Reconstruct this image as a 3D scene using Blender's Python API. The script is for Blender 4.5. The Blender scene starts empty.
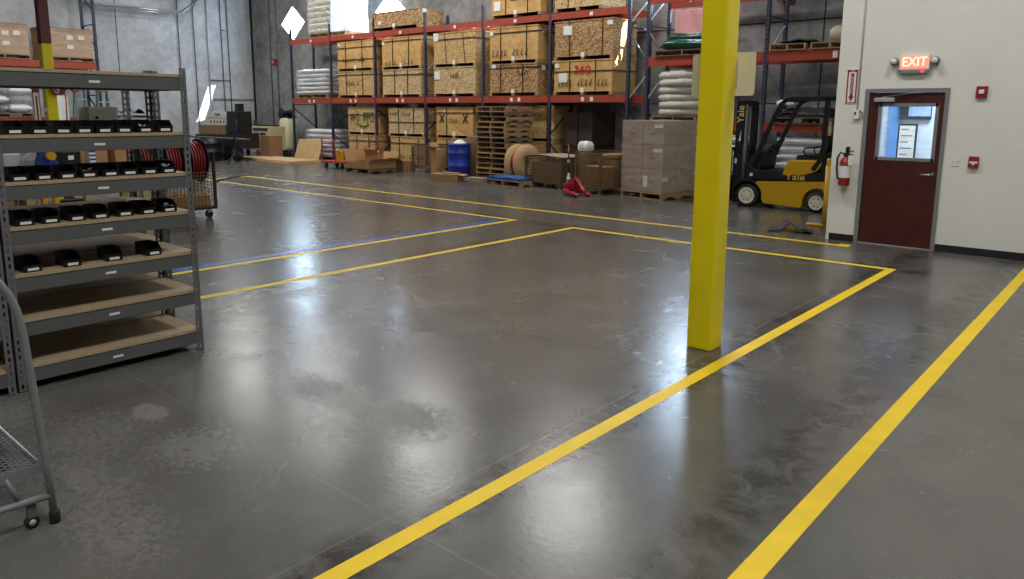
import bpy, bmesh, math, random
from mathutils import Vector, Matrix, Euler
random.seed(7)
PI = math.pi
S = bpy.context.scene
COL = S.collection

# ------------------------------------------------------------------ materials
def _mat(name):
    m = bpy.data.materials.new(name); m.use_nodes = True
    nt = m.node_tree; b = nt.nodes['Principled BSDF']
    return m, nt, b

def lin(c):
    return tuple(((v/255.0)/12.92 if v/255.0 <= .04045 else ((v/255.0+.055)/1.055)**2.4) for v in c)

def mat(name, rgb, rough=.6, metal=0.0, var=.12, scale=6.0, bump=0.0, bscale=40.0, coat=0.0):
    """one colour (sRGB 0-255) with a soft procedural mottling"""
    m, nt, b = _mat(name); L = nt.links
    c = lin(rgb)
    tc = nt.nodes.new('ShaderNodeTexCoord'); nz = nt.nodes.new('ShaderNodeTexNoise')
    nz.inputs['Scale'].default_value = scale; nz.inputs['Detail'].default_value = 5
    L.new(tc.outputs['Object'], nz.inputs['Vector'])
    r = nt.nodes.new('ShaderNodeValToRGB')
    r.color_ramp.elements[0].position = .3; r.color_ramp.elements[1].position = .7
    r.color_ramp.elements[0].color = tuple(v*(1-var) for v in c)+(1,)
    r.color_ramp.elements[1].color = tuple(min(1, v*(1+var)) for v in c)+(1,)
    L.new(nz.outputs['Fac'], r.inputs['Fac']); L.new(r.outputs['Color'], b.inputs['Base Color'])
    b.inputs['Roughness'].default_value = rough; b.inputs['Metallic'].default_value = metal
    if coat: b.inputs['Coat Weight'].default_value = coat
    if bump:
        n2 = nt.nodes.new('ShaderNodeTexNoise'); n2.inputs['Scale'].default_value = bscale
        n2.inputs['Detail'].default_value = 4
        L.new(tc.outputs['Object'], n2.inputs['Vector'])
        bp = nt.nodes.new('ShaderNodeBump'); bp.inputs['Strength'].default_value = bump
        bp.inputs['Distance'].default_value = .01
        L.new(n2.outputs['Fac'], bp.inputs['Height']); L.new(bp.outputs['Normal'], b.inputs['Normal'])
    return m

def emis(name, rgb, strength):
    m, nt, b = _mat(name)
    c = lin(rgb)+(1,)
    b.inputs['Base Color'].default_value = c
    b.inputs['Emission Color'].default_value = c
    b.inputs['Emission Strength'].default_value = strength
    return m

def osb(name, cols, scale=16.0):
    """oriented strand board: stretched voronoi flakes in several wood tones"""
    m, nt, b = _mat(name); L = nt.links
    tc = nt.nodes.new('ShaderNodeTexCoord')
    nz = nt.nodes.new('ShaderNodeTexNoise'); nz.inputs['Scale'].default_value = 9
    L.new(tc.outputs['Object'], nz.inputs['Vector'])
    ad = nt.nodes.new('ShaderNodeVectorMath'); ad.operation = 'MULTIPLY_ADD'
    ad.inputs[1].default_value = (.14, .14, .14)
    L.new(nz.outputs['Color'], ad.inputs[0]); L.new(tc.outputs['Object'], ad.inputs[2])
    mp = nt.nodes.new('ShaderNodeMapping'); mp.inputs['Scale'].default_value = (1, 1, 1.6)
    L.new(ad.outputs[0], mp.inputs['Vector'])
    vo = nt.nodes.new('ShaderNodeTexVoronoi'); vo.inputs['Scale'].default_value = scale
    L.new(mp.outputs[0], vo.inputs['Vector'])
    r = nt.nodes.new('ShaderNodeValToRGB'); r.color_ramp.interpolation = 'LINEAR'
    n = len(cols)
    while len(r.color_ramp.elements) < n: r.color_ramp.elements.new(.5)
    for i, c in enumerate(cols):
        r.color_ramp.elements[i].position = .12+.76*i/(n-1); r.color_ramp.elements[i].color = lin(c)+(1,)
    sp = nt.nodes.new('ShaderNodeSeparateColor'); L.new(vo.outputs['Color'], sp.inputs[0])
    L.new(sp.outputs[0], r.inputs['Fac']); L.new(r.outputs['Color'], b.inputs['Base Color'])
    b.inputs['Roughness'].default_value = .75
    return m

def film(name, tint=(235, 238, 242), alpha=.35, rough=.22, wr=14.0):
    """stretch film: partly clear, partly glossy, wrinkled"""
    m, nt, b = _mat(name); L = nt.links
    out = nt.nodes['Material Output']
    tr = nt.nodes.new('ShaderNodeBsdfTransparent'); mx = nt.nodes.new('ShaderNodeMixShader')
    tc = nt.nodes.new('ShaderNodeTexCoord'); mp = nt.nodes.new('ShaderNodeMapping')
    mp.inputs['Scale'].default_value = (.5, .5, 2.2)
    nz = nt.nodes.new('ShaderNodeTexNoise'); nz.inputs['Scale'].default_value = wr*.5; nz.inputs['Detail'].default_value = 6
    L.new(tc.outputs['Object'], mp.inputs[0]); L.new(mp.outputs[0], nz.inputs['Vector'])
    r = nt.nodes.new('ShaderNodeMapRange'); r.inputs[1].default_value = .35; r.inputs[2].default_value = .7
    r.inputs[3].default_value = alpha*.35; r.inputs[4].default_value = min(1, alpha*1.6)
    L.new(nz.outputs['Fac'], r.inputs[0]); L.new(r.outputs[0], mx.inputs[0])
    bp = nt.nodes.new('ShaderNodeBump'); bp.inputs['Strength'].default_value = .7; bp.inputs['Distance'].default_value = .03
    L.new(nz.outputs['Fac'], bp.inputs['Height']); L.new(bp.outputs['Normal'], b.inputs['Normal'])
    b.inputs['Base Color'].default_value = lin(tint)+(1,); b.inputs['Roughness'].default_value = rough
    L.new(tr.outputs[0], mx.inputs[1]); L.new(b.outputs[0], mx.inputs[2]); L.new(mx.outputs[0], out.inputs['Surface'])
    return m

def concrete_wall(name, c0, c1, c2):
    m, nt, b = _mat(name); L = nt.links
    tc = nt.nodes.new('ShaderNodeTexCoord')
    n1 = nt.nodes.new('ShaderNodeTexNoise'); n1.inputs['Scale'].default_value = .55; n1.inputs['Detail'].default_value = 9; n1.inputs['Roughness'].default_value = .62
    n2 = nt.nodes.new('ShaderNodeTexNoise'); n2.inputs['Scale'].default_value = 4; n2.inputs['Detail'].default_value = 8; n2.inputs['Roughness'].default_value = .7
    L.new(tc.outputs['Object'], n1.inputs['Vector']); L.new(tc.outputs['Object'], n2.inputs['Vector'])
    mx = nt.nodes.new('ShaderNodeMath'); mx.operation = 'MULTIPLY_ADD'; mx.inputs[1].default_value = .4
    L.new(n2.outputs['Fac'], mx.inputs[0]); 
    h = nt.nodes.new('ShaderNodeMath'); h.operation = 'MULTIPLY'; h.inputs[1].default_value = .6
    L.new(n1.outputs['Fac'], h.inputs[0]); L.new(h.outputs[0], mx.inputs[2])
    r = nt.nodes.new('ShaderNodeValToRGB'); r.color_ramp.elements.new(.5)
    for e, p, c in zip(r.color_ramp.elements, (.36, .5, .66), (c0, c1, c2)):
        e.position = p; e.color = lin(c)+(1,)
    L.new(mx.outputs[0], r.inputs['Fac']); L.new(r.outputs['Color'], b.inputs['Base Color'])
    b.inputs['Roughness'].default_value = .85
    return m

WORN = ((-4.5, 1.45, .7, .5), (-5.2, 1.2, .6, .35), (-3.85, 1.2, .9, .4), (-3.35, 1.15, .7, .35), (-4.1, 2.75, .8, .35), (-3.3, 2.85, .6, .35), (-3.9, 1.75, .5, .4))
def floor_material():
    """ground and sealed concrete: mottled grey, worn dull patches, saw-cut joints"""
    m, nt, b = _mat('sealed_concrete'); N = nt.nodes; L = nt.links
    tc = N.new('ShaderNodeTexCoord')
    def noise(scale, detail=6, rough=.6, dist=0.0, vec=None):
        n = N.new('ShaderNodeTexNoise'); n.inputs['Scale'].default_value = scale
        n.inputs['Detail'].default_value = detail; n.inputs['Roughness'].default_value = rough
        n.inputs['Distortion'].default_value = dist
        L.new(vec or tc.outputs['Object'], n.inputs['Vector']); return n.outputs['Fac']
    def math_(op, a, v=None, c=None):
        n = N.new('ShaderNodeMath'); n.operation = op
        for i, x in enumerate((a, v, c)):
            if x is None: continue
            if isinstance(x, (int, float)): n.inputs[i].default_value = x
            else: L.new(x, n.inputs[i])
        return n.outputs[0]
    def maprange(x, a, bb, c=0.0, d=1.0):
        n = N.new('ShaderNodeMapRange'); n.inputs[1].default_value = a; n.inputs[2].default_value = bb
        n.inputs[3].default_value = c; n.inputs[4].default_value = d; L.new(x, n.inputs[0]); return n.outputs[0]
    def mix(f, a, c):
        n = N.new('ShaderNodeMix'); n.data_type = 'RGBA'
        if isinstance(f, float): n.inputs['Factor'].default_value = f
        else: L.new(f, n.inputs['Factor'])
        for s, x in ((6, a), (7, c)):
            if isinstance(x, tuple): n.inputs[s].default_value = lin(x)+(1,)
            else: L.new(x, n.inputs[s])
        return n.outputs[2]
    big = noise(.45, 8, .6, .6); mid = noise(2.1, 8, .65, .4); fine = noise(22, 5, .7)
    base = mix(maprange(big, .35, .66), (74, 72, 68), (102, 100, 95))
    base = mix(maprange(mid, .42, .72, 0, .55), base, (70, 68, 64))
    base = mix(maprange(fine, .35, .7, 0, .2), base, (112, 110, 106))
    # worn, dusty pale patches with a speckled edge, only where the sealer has gone
    sep = N.new('ShaderNodeSeparateXYZ'); L.new(tc.outputs['Object'], sep.inputs[0])
    def blob(x, y, rx, ry):
        dx = math_('MULTIPLY', math_('ADD', sep.outputs[0], -x), 1/rx); dy = math_('MULTIPLY', math_('ADD', sep.outputs[1], -y), 1/ry)
        d = math_('SQRT', math_('ADD', math_('MULTIPLY', dx, dx), math_('MULTIPLY', dy, dy)))
        return maprange(d, .25, 1.0, 1.0, 0.0)
    worn = None
    for q in WORN:
        bl = blob(*q); worn = bl if worn is None else math_('MAXIMUM', worn, bl)
    sv = N.new('ShaderNodeMapping'); sv.inputs['Rotation'].default_value = (0, 0, .7); sv.inputs['Scale'].default_value = (24, 30, 1)
    L.new(tc.outputs['Object'], sv.inputs[0])
    speck = noise(1.0, 9, .78, .5, sv.outputs[0])
    wornf = maprange(math_('ADD', speck, math_('MULTIPLY', worn, .2)), .62, .80)
    wornf = math_('MULTIPLY', wornf, maprange(worn, 0, .25))
    splash = maprange(math_('ADD', blob(-4.55, 1.82, .30, .17), math_('MULTIPLY', noise(9, 5, .7), 1.8)), 1.5, 1.56, 0, .5)
    base = mix(splash, base, (140, 138, 132))
    base = mix(math_('MULTIPLY', wornf, .42), base, (138, 136, 132))
    # dark oily edge running along both sides of the painted lines
    def near(coord, v, w):
        return maprange(math_('ABSOLUTE', math_('ADD', coord, -v)), w*.4, w, 1, 0)
    dark = math_('MAXIMUM', near(sep.outputs[0], -2.36, .24), math_('MULTIPLY', near(sep.outputs[0], -1.34, .22), .8))
    dark = math_('MAXIMUM', dark, math_('MULTIPLY', near(sep.outputs[1], 9.65, .25), math_('LESS_THAN', sep.outputs[0], -1.9)))
    dark = math_('MAXIMUM', dark, math_('MULTIPLY', near(sep.outputs[0], -7.15, .2), math_('LESS_THAN', sep.outputs[1], 9.8)))
    dk = math_('MULTIPLY', dark, maprange(noise(5, 7, .7, .8), .4, .58, 0, .92))
    base = mix(dk, base, (44, 40, 34))
    # patch of new concrete round the column foot
    cr = math_('SQRT', math_('ADD', math_('POWER', math_('ADD', sep.outputs[0], 2.65), 2), math_('POWER', math_('ADD', sep.outputs[1], -5.35), 2)))
    ring = maprange(math_('ABSOLUTE', math_('ADD', math_('ADD', cr, math_('MULTIPLY', mid, .2)), -.72)), .0, .035, .55, 0)
    base = mix(ring, base, (112, 110, 106))
    # saw-cut joints
    j = None
    for ax, v in ((1, 2.02), (0, -2.5), (1, 6.7), (0, -6.9), (0, -11.4), (1, 11.3), (0, 2.1), (1, -2.6)):
        l = near(sep.outputs[ax], v, .008); j = l if j is None else math_('MAXIMUM', j, l)
    base = mix(math_('MULTIPLY', j, .32), base, (130, 126, 118))
    L.new(base, b.inputs['Base Color'])
    ro = maprange(noise(1.3, 7, .7, .5), .3, .72, .19, .31)
    ro = math_('ADD', ro, math_('MULTIPLY', wornf, .3))
    L.new(ro, b.inputs['Roughness'])
    b.inputs['Specular IOR Level'].default_value = .62
    bp = N.new('ShaderNodeBump'); bp.inputs['Strength'].default_value = .09; bp.inputs['Distance'].default_value = .01
    hh = math_('ADD', noise(24, 4, .55), math_('MULTIPLY', wornf, .6))
    L.new(hh, bp.inputs['Height']); L.new(bp.outputs['Normal'], b.inputs['Normal'])
    return m

M = dict(
    floor=floor_material(),
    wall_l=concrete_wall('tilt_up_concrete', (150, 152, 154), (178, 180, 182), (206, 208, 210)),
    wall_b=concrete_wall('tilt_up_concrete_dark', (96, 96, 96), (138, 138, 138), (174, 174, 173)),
    white=mat('painted_drywall', (224, 224, 216), .8, var=.03, scale=2),
    black_base=mat('black_rubber_base', (28, 28, 30), .5),
    ceil=mat('white_deck', (128, 126, 122), .9, var=.03),
    yellow=mat('safety_yellow_paint', (240, 220, 10), .33, var=.05, scale=3, bump=.22, bscale=26),
    line=mat('yellow_floor_tape', (230, 194, 0), .5, var=.07, scale=5),
    blue_line=mat('blue_floor_tape', (52, 92, 172), .3, var=.08),
    maroon=mat('red_oxide_paint', (104, 56, 48), .6),
    orange=mat('rack_orange', (158, 64, 44), .5, var=.08),
    navy=mat('rack_navy', (38, 44, 66), .5),
    galv=mat('galvanised', (182, 185, 187), .35, .3),
    dkgrey=mat('shelf_grey_steel', (92, 94, 94), .45, .1, var=.05),
    post=mat('shelf_post_grey', (104, 106, 107), .45, .1, var=.06),
    ladder=mat('ladder_grey', (120, 126, 128), .42, .1, var=.06),
    rubber=mat('black_rubber', (22, 22, 22), .7),
    black=mat('black_steel', (24, 25, 28), .45, .1),
    binblack=mat('black_plastic', (18, 18, 20), .38, bump=.05),
    label=mat('paper_label', (226, 226, 222), .7, var=.03),
    particle=mat('particle_board', (166, 146, 116), .75, var=.14, scale=60),
    wood=mat('pallet_wood', (158, 130, 94), .8, var=.25, scale=9),
    wood_old=mat('weathered_pallet_wood', (116, 98, 76), .85, var=.3, scale=8),
    ply=mat('plywood_sheet', (192, 160, 116), .75, var=.08, scale=3),
    card=mat('cardboard', (170, 130, 88), .85, var=.06, scale=3),
    card_dk=mat('cardboard_dark_brown', (146, 112, 78), .85, var=.08, scale=3),  # browner cardboard for some of the boxes and lids
    card_pale=mat('cardboard_pale', (156, 134, 112), .85, var=.05, scale=3),
    red=mat('red_enamel', (146, 32, 30), .35, var=.05),
    redtruck=mat('red_truck_paint', (158, 28, 38), .4, var=.05),
    darkboard=mat('dark_brown_board', (62, 48, 38), .8, var=.2),  # even dark brown for the one tall crate under the rack
    hosered=mat('dark_red_hose', (128, 26, 24), .5, var=.15, scale=8),
    redcable=mat('red_cable', (190, 40, 30), .5, var=.15, scale=30),
    cart=mat('cart_red_orange', (176, 66, 44), .5),
    fork_yellow=mat('forklift_yellow', (200, 154, 20), .35, var=.04, coat=.3),
    cream=mat('cream_enamel', (212, 206, 170), .4, var=.04),
    tan=mat('tan_machine_paint', (190, 180, 138), .5, var=.06),
    rim=mat('cream_wheel_rim', (220, 214, 190), .45, var=.06),
    bluebar=mat('blue_plastic_drum', (32, 60, 160), .4, var=.06),
    bluetarp=mat('blue_tarp', (40, 84, 150), .5, var=.15, scale=12),
    wire=mat('rusty_wire_mesh', (112, 92, 70), .6, .3, var=.2),
    bag=mat('white_poly_bag', (222, 224, 226), .3, var=.04, scale=3, bump=.35, bscale=7),
    bagcream=mat('cream_poly_bag', (206, 198, 176), .42, var=.08, scale=5, bump=.6, bscale=12),
    brownbag=mat('brown_paper_bag', (168, 130, 92), .8, bump=.3),
    green=mat('dark_green_film', (22, 66, 54), .22, var=.2, scale=8, bump=.4, bscale=10),
    greenlad=mat('green_fibreglass', (84, 108, 102), .5),
    coil=mat('white_ribbed_hose', (192, 188, 176), .5, var=.14, scale=14, bump=.5, bscale=30),
    pink=mat('pink_plastic', (232, 170, 170), .5, var=.1),
    doorwood=mat('mahogany_veneer', (72, 28, 21), .42, var=.2, scale=5),
    frame=mat('grey_door_frame', (124, 126, 128), .45, var=.03),
    chrome=mat('satin_chrome', (190, 190, 190), .28, .9, var=.03),
    creamsign=mat('cream_sign_back', (216, 208, 176), .6, var=.03),
    greymat=mat('grey_rubber_mat', (50, 51, 53), .85, var=.08, scale=30, bump=.2),
    strap=mat('black_steel_strap', (34, 28, 22), .6),
    ink=mat('black_stencil_ink', (44, 34, 26), .8),
    inkred=mat('red_spray_paint', (206, 44, 26), .7),
    inkgreen=mat('green_marker', (28, 88, 50), .7),
    gold=mat('gold_lettering', (222, 186, 96), .5),
    osb1=osb('strand_board_yellow', ((160, 124, 76), (182, 144, 92), (198, 162, 108), (212, 180, 126)), 26),
    osb2=osb('strand_board_pale', ((156, 124, 82), (184, 152, 106), (202, 172, 126), (218, 192, 148)), 26),
    osb3=osb('strand_board_brown', ((112, 80, 48), (150, 112, 70), (176, 138, 92), (196, 162, 116)), 24),
    plycrate=osb('plywood_crate', ((188, 146, 84), (194, 152, 90), (200, 158, 98), (206, 166, 106)), 6),
    film=film('stretch_film', (235, 236, 236), .28), filmw=film('cloudy_stretch_film', (240, 242, 246), .22, .14, 4.0), filmthin=film('thin_stretch_film', (222, 214, 204), .27, .12, 7.0),
    glass=film('clear_glass', (200, 220, 240), .06, .03),
    daylight=None,
    exitface=emis('exit_sign_face', (242, 134, 114), 1.0),
    exitletter=emis('exit_sign_letter', (255, 206, 178), 1.3),
    led_red=emis('red_indicator', (255, 40, 40), 4.0),
    officewall=mat('office_wall', (208, 222, 236), .8, var=.02),
    officeblue=mat('office_blue_panel', (104, 160, 228), .6, var=.03),
    officelamp=emis('office_ceiling_panel', (226, 240, 255), 3.0),
    screen=mat('dark_screen', (34, 40, 50), .3),
)

def sky_pane():
    # clear glazing with the bright sky in it: sunlight passes, daylight comes in
    m, nt, b = _mat('bright_sky_glazing'); L = nt.links; out = nt.nodes['Material Output']
    tr = nt.nodes.new('ShaderNodeBsdfTransparent'); em = nt.nodes.new('ShaderNodeEmission'); ad = nt.nodes.new('ShaderNodeAddShader')
    em.inputs['Color'].default_value = (.60, .79, 1, 1); em.inputs['Strength'].default_value = 26
    L.new(tr.outputs[0], ad.inputs[0]); L.new(em.outputs[0], ad.inputs[1]); L.new(ad.outputs[0], out.inputs['Surface'])
    return m
M['daylight'] = sky_pane()
def drape_material():
    # thin milky plastic sheet that lets sunlight glow through
    m, nt, b = _mat('milky_plastic_drape'); L = nt.links; out = nt.nodes['Material Output']
    tl = nt.nodes.new('ShaderNodeBsdfTranslucent'); tl.inputs['Color'].default_value = (.92, .94, .96, 1)
    mx = nt.nodes.new('ShaderNodeMixShader'); mx.inputs[0].default_value = .35
    tc = nt.nodes.new('ShaderNodeTexCoord'); nz = nt.nodes.new('ShaderNodeTexNoise'); nz.inputs['Scale'].default_value = 5
    bp = nt.nodes.new('ShaderNodeBump'); bp.inputs['Strength'].default_value = .5; bp.inputs['Distance'].default_value = .04
    L.new(tc.outputs['Object'], nz.inputs['Vector']); L.new(nz.outputs['Fac'], bp.inputs['Height']); L.new(bp.outputs['Normal'], b.inputs['Normal'])
    b.inputs['Base Color'].default_value = (.84, .86, .88, 1); b.inputs['Roughness'].default_value = .25
    L.new(tl.outputs[0], mx.inputs[1]); L.new(b.outputs[0], mx.inputs[2]); L.new(mx.outputs[0], out.inputs['Surface'])
    return m
def slotted(name, rgb, dot):
    # painted steel with a row of small slots, coloured pale as if lit from behind
    m, nt, b = _mat(name); L = nt.links; N = nt.nodes
    tc = N.new('ShaderNodeTexCoord'); sp = N.new('ShaderNodeSeparateXYZ'); L.new(tc.outputs['Object'], sp.inputs[0])
    def mm(op, x, v):
        n = N.new('ShaderNodeMath'); n.operation = op
        for i, q in enumerate((x, v)):
            if isinstance(q, (int, float)): n.inputs[i].default_value = q
            elif q is not None: L.new(q, n.inputs[i])
        return n.outputs[0]
    f = mm('LESS_THAN', mm('FRACT', mm('MULTIPLY', sp.outputs[2], 10), None), .42)
    ax = mm('LESS_THAN', mm('ABSOLUTE', sp.outputs[0], None), .011)
    mx = N.new('ShaderNodeMix'); mx.data_type = 'RGBA'; L.new(mm('MULTIPLY', f, ax), mx.inputs['Factor'])
    mx.inputs[6].default_value = lin(rgb)+(1,); mx.inputs[7].default_value = lin(dot)+(1,)
    L.new(mx.outputs[2], b.inputs['Base Color']); b.inputs['Roughness'].default_value = .5
    return m
M['drape'] = drape_material()
M['navyslot'] = slotted('rack_navy_slotted', (38, 44, 66), (96, 100, 112))

# ------------------------------------------------------------------ mesh tools
class MB:
    def __init__(s): s.v = []; s.f = []; s.smooth = []
    def _add(s, vs, fs, smooth=False):
        o = len(s.v); s.v += [tuple(v) for v in vs]
        for f in fs: s.f.append([o+i for i in f]); s.smooth.append(smooth)
        return s
    def box(s, x0, x1, y0, y1, z0, z1, T=None):
        vs = [Vector((x, y, z)) for z in (z0, z1) for y in (y0, y1) for x in (x0, x1)]
        if T is not None: vs = [T @ v for v in vs]
        return s._add(vs, [(0, 2, 3, 1), (4, 5, 7, 6), (0, 1, 5, 4), (2, 6, 7, 3), (0, 4, 6, 2), (1, 3, 7, 5)])
    def bar(s, a, b, w, h=None, up=(0, 0, 1)):
        """rectangular bar from a to b"""
        h = h or w; a = Vector(a); b = Vector(b); d = (b-a).normalized(); up = Vector(up)
        if abs(d.dot(up)) > .98: up = Vector((1, 0, 0))
        x = d.cross(up).normalized(); y = x.cross(d)
        vs = [p+x*i*w/2+y*j*h/2 for p in (a, b) for i, j in ((-1, -1), (1, -1), (1, 1), (-1, 1))]
        return s._add(vs, [(3, 2, 1, 0), (4, 5, 6, 7), (0, 1, 5, 4), (1, 2, 6, 5), (2, 3, 7, 6), (3, 0, 4, 7)])
    def tube(s, pts, r, n=10, closed=False, r2=None):
        pts = [Vector(p) for p in pts]; m = len(pts); rings = []
        prev = None
        for i, p in enumerate(pts):
            if closed: t = (pts[(i+1) % m]-pts[i-1]).normalized()
            else: t = (pts[min(i+1, m-1)]-pts[max(i-1, 0)]).normalized()
            if prev is None:
                u = Vector((0, 0, 1)) if abs(t.z) < .9 else Vector((1, 0, 0))
                x = t.cross(u).normalized()
            else:
                x = (prev-t*prev.dot(t)).normalized()
            prev = x; y = t.cross(x)
            rr = r if r2 is None else r+(r2-r)*i/(m-1)
            rings.append([p+(x*math.cos(2*PI*k/n)+y*math.sin(2*PI*k/n))*rr for k in range(n)])
        vs = [v for g in rings for v in g]; fs = []
        for i in range(m if closed else m-1):
            a, b = i*n, ((i+1) % m)*n
            for k in range(n): fs.append((a+k, a+(k+1) % n, b+(k+1) % n, b+k))
        s._add(vs, fs, True)
        if not closed:
            s._add(rings[0], [tuple(range(n))[::-1]]); s._add(rings[-1], [tuple(range(n))])
        return s
    def lathe(s, prof, n=28, T=None, caps=True):
        """profile of (radius, z) turned round z"""
        vs = [Vector((r*math.cos(2*PI*k/n), r*math.sin(2*PI*k/n), z)) for r, z in prof for k in range(n)]
        if T is not None: vs = [T @ v for v in vs]
        fs = []
        for i in range(len(prof)-1):
            for k in range(n): fs.append((i*n+k, i*n+(k+1) % n, (i+1)*n+(k+1) % n, (i+1)*n+k))
        s._add(vs, fs, True)
        if caps:
            s._add(vs[:n], [tuple(range(n))[::-1]]); s._add(vs[-n:], [tuple(range(n))])
        return s
    def prism(s, poly, axis, a, b):
        """polygon in the plane across 'axis' pushed from a to b; poly coords are the two other axes in order"""
        def P(u, v, w):
            return Vector({'x': (w, u, v), 'y': (u, w, v), 'z': (u, v, w)}[axis])
        n = len(poly); vs = [P(u, v, a) for u, v in poly]+[P(u, v, b) for u, v in poly]
        return s._add(vs, [tuple(range(n)), tuple(range(2*n-1, n-1, -1))]+[(i, n+i, n+(i+1) % n, (i+1) % n) for i in range(n)])
    def grid(s, x, y, fn):
        """sheet of x by y quads, fn(u, v) -> point"""
        vs = [fn(i/x, j/y) for j in range(y+1) for i in range(x+1)]
        return s._add(vs, [(j*(x+1)+i, j*(x+1)+i+1, (j+1)*(x+1)+i+1, (j+1)*(x+1)+i) for j in range(y) for i in range(x)], True)
    def build(s, name, m, parent=None, loc=(0, 0, 0), bevel=0.0, label=None, seg=2):
        me = bpy.data.meshes.new(name); me.from_pydata(s.v, [], s.f); me.update()
        bm = bmesh.new(); bm.from_mesh(me)
        for f, sm in zip(bm.faces, s.smooth): f.smooth = sm
        bmesh.ops.remove_doubles(bm, verts=bm.verts, dist=1e-5) if not bevel else None
        bmesh.ops.recalc_face_normals(bm, faces=bm.faces)
        if bevel:
            es = [e for e in bm.edges if len(e.link_faces) == 2 and e.calc_face_angle(0) > .6]
            bmesh.ops.bevel(bm, geom=es, offset=bevel, segments=seg, profile=.5, affect='EDGES', clamp_overlap=True)
        bm.to_mesh(me); bm.free()
        me.materials.append(M[m] if isinstance(m, str) else m)
        o = bpy.data.objects.new(name, me); COL.objects.link(o)
        o.location = loc
        if parent: o.parent = parent
        if label: o['label'] = label
        return o

def tag(o, label, cat, group=None, kind=None):
    if label: o['label'] = label
    if cat: o['category'] = cat
    if group: o['group'] = group
    if kind: o['kind'] = kind
    return o

def thing(name, label, cat, loc=(0, 0, 0), rz=0.0, group=None):
    o = bpy.data.objects.new(name, None); COL.objects.link(o)
    o.empty_display_size = .1; o.location = loc; o.rotation_euler = (0, 0, rz)
    return tag(o, label, cat, group)

def struct(name, mb, m, parent=None, loc=(0, 0, 0), bevel=0.0):
    o = mb.build(name, m, parent, loc, bevel)
    if not parent: o['kind'] = 'structure'
    return o

def dup(root, loc, rz=0.0, label=None, group=None, dz=None):
    r = root.copy(); COL.objects.link(r); r.location = loc; r.rotation_euler = (0, 0, rz)
    if label: r['label'] = label
    if group: r['group'] = group
    for ch in list(root.children):
        c = ch.copy(); COL.objects.link(c); c.parent = r
        for g in list(ch.children):
            d = g.copy(); COL.objects.link(d); d.parent = c
    return r

def text(body, size, loc, rot, m, parent, name='lettering', depth=.002, sx=1.0, bold=0.0):
    cu = bpy.data.curves.new(name, 'FONT'); cu.body = body; cu.size = size
    cu.extrude = depth; cu.align_x = 'CENTER'; cu.align_y = 'CENTER'; cu.offset = bold
    t = bpy.data.objects.new(name, cu); COL.objects.link(t)
    bpy.context.view_layer.update()
    me = bpy.data.meshes.new_from_object(t.evaluated_get(bpy.context.evaluated_depsgraph_get()))
    bpy.data.objects.remove(t); bpy.data.curves.remove(cu)
    me.transform(Matrix.Translation(loc) @ Euler(rot).to_matrix().to_4x4() @ Matrix.Diagonal((sx, 1, 1, 1)))
    me.materials.clear(); me.materials.append(M[m])
    o = bpy.data.objects.new(name, me); COL.objects.link(o)
    if parent: o.parent = parent
    return o
FRONT = (PI/2, 0, 0)            # reads from the -Y side
RIGHT = (PI/2, 0, PI/2)         # reads from the +X side
def rot_z(a, p=(0, 0, 0)): return Matrix.Translation(p) @ Matrix.Rotation(a, 4, 'Z')
def axis_y(p): return Matrix.Translation(p) @ Matrix.Rotation(PI/2, 4, 'X')     # turns a lathe's z into -y
def axis_x(p): return Matrix.Translation(p) @ Matrix.Rotation(PI/2, 4, 'Y')


# ------------------------------------------------------------------ the setting
XL, YB, ZC = -31.0, 18.0, 8.6
struct('floor', MB().box(XL-.2, 6.2, -6.2, YB+.2, -.2, 0), 'floor')
struct('wall_left', MB().box(XL-.25, XL, -6.2, YB+.25, 0, ZC), 'wall_l')
# back wall is cast with four diamond-shaped openings
DIA = [(-27.75, 5.4), (-21.55, 5.4), (-15.36, 5.4), (-9.3, 5.4)]
RX, RZ = .86, .69
bw = MB()
def wall_poly(*ps):
    bw._add([(p[0], YB, p[1]) for p in ps], [tuple(range(len(ps)))])
xs = [XL-.25]+[(DIA[i][0]+DIA[i+1][0])/2 for i in range(3)]+[6.2]
for i, (cx, cz) in enumerate(DIA):
    l, r = xs[i], xs[i+1]
    T, B, Lp, Rp = (cx, cz+RZ), (cx, cz-RZ), (cx-RX, cz), (cx+RX, cz)
    wall_poly((l, ZC), (l, cz), Lp, T); wall_poly((l, ZC), T, (r, ZC)); wall_poly(T, Rp, (r, cz), (r, ZC))
    wall_poly((l, cz), (l, 0), B, Lp); wall_poly((l, 0), (r, 0), B); wall_poly((r, 0), (r, cz), Rp, B)
    for a, b in ((T, Rp), (Rp, B), (B, Lp), (Lp, T)):       # reveal
        bw._add([(a[0], YB, a[1]), (b[0], YB, b[1]), (b[0], YB+.25, b[1]), (a[0], YB+.25, a[1])], [(0, 1, 2, 3)])
bw.box(XL-.25, 6.2, YB+.24, YB+.25, 0, cz-RZ); bw.box(XL-.25, 6.2, YB+.24, YB+.25, cz+RZ, ZC)
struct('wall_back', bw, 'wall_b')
for i, (cx, cz) in enumerate(DIA):
    w = MB()
    pts = [(cx, YB+.03, cz+RZ), (cx+RX, YB+.03, cz), (cx, YB+.03, cz-RZ), (cx-RX, YB+.03, cz)]
    for a, b in zip(pts, pts[1:]+pts[:1]): w.bar(a, b, .05, .05, (0, 1, 0))
    o = struct('window_%d' % (i+1), w, 'galv')
    MB()._add([(p[0], YB+.05, p[2]) for p in pts]+[(p[0], YB+.07, p[2]) for p in pts],
              [(0, 1, 2, 3), (7, 6, 5, 4), (0, 1, 5, 4), (1, 2, 6, 5), (2, 3, 7, 6), (3, 0, 4, 7)]).build('pane', 'daylight', o)
struct('wall_right', MB().box(6, 6.25, -6.2, YB+.25, 0, ZC), 'wall_b')
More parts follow.
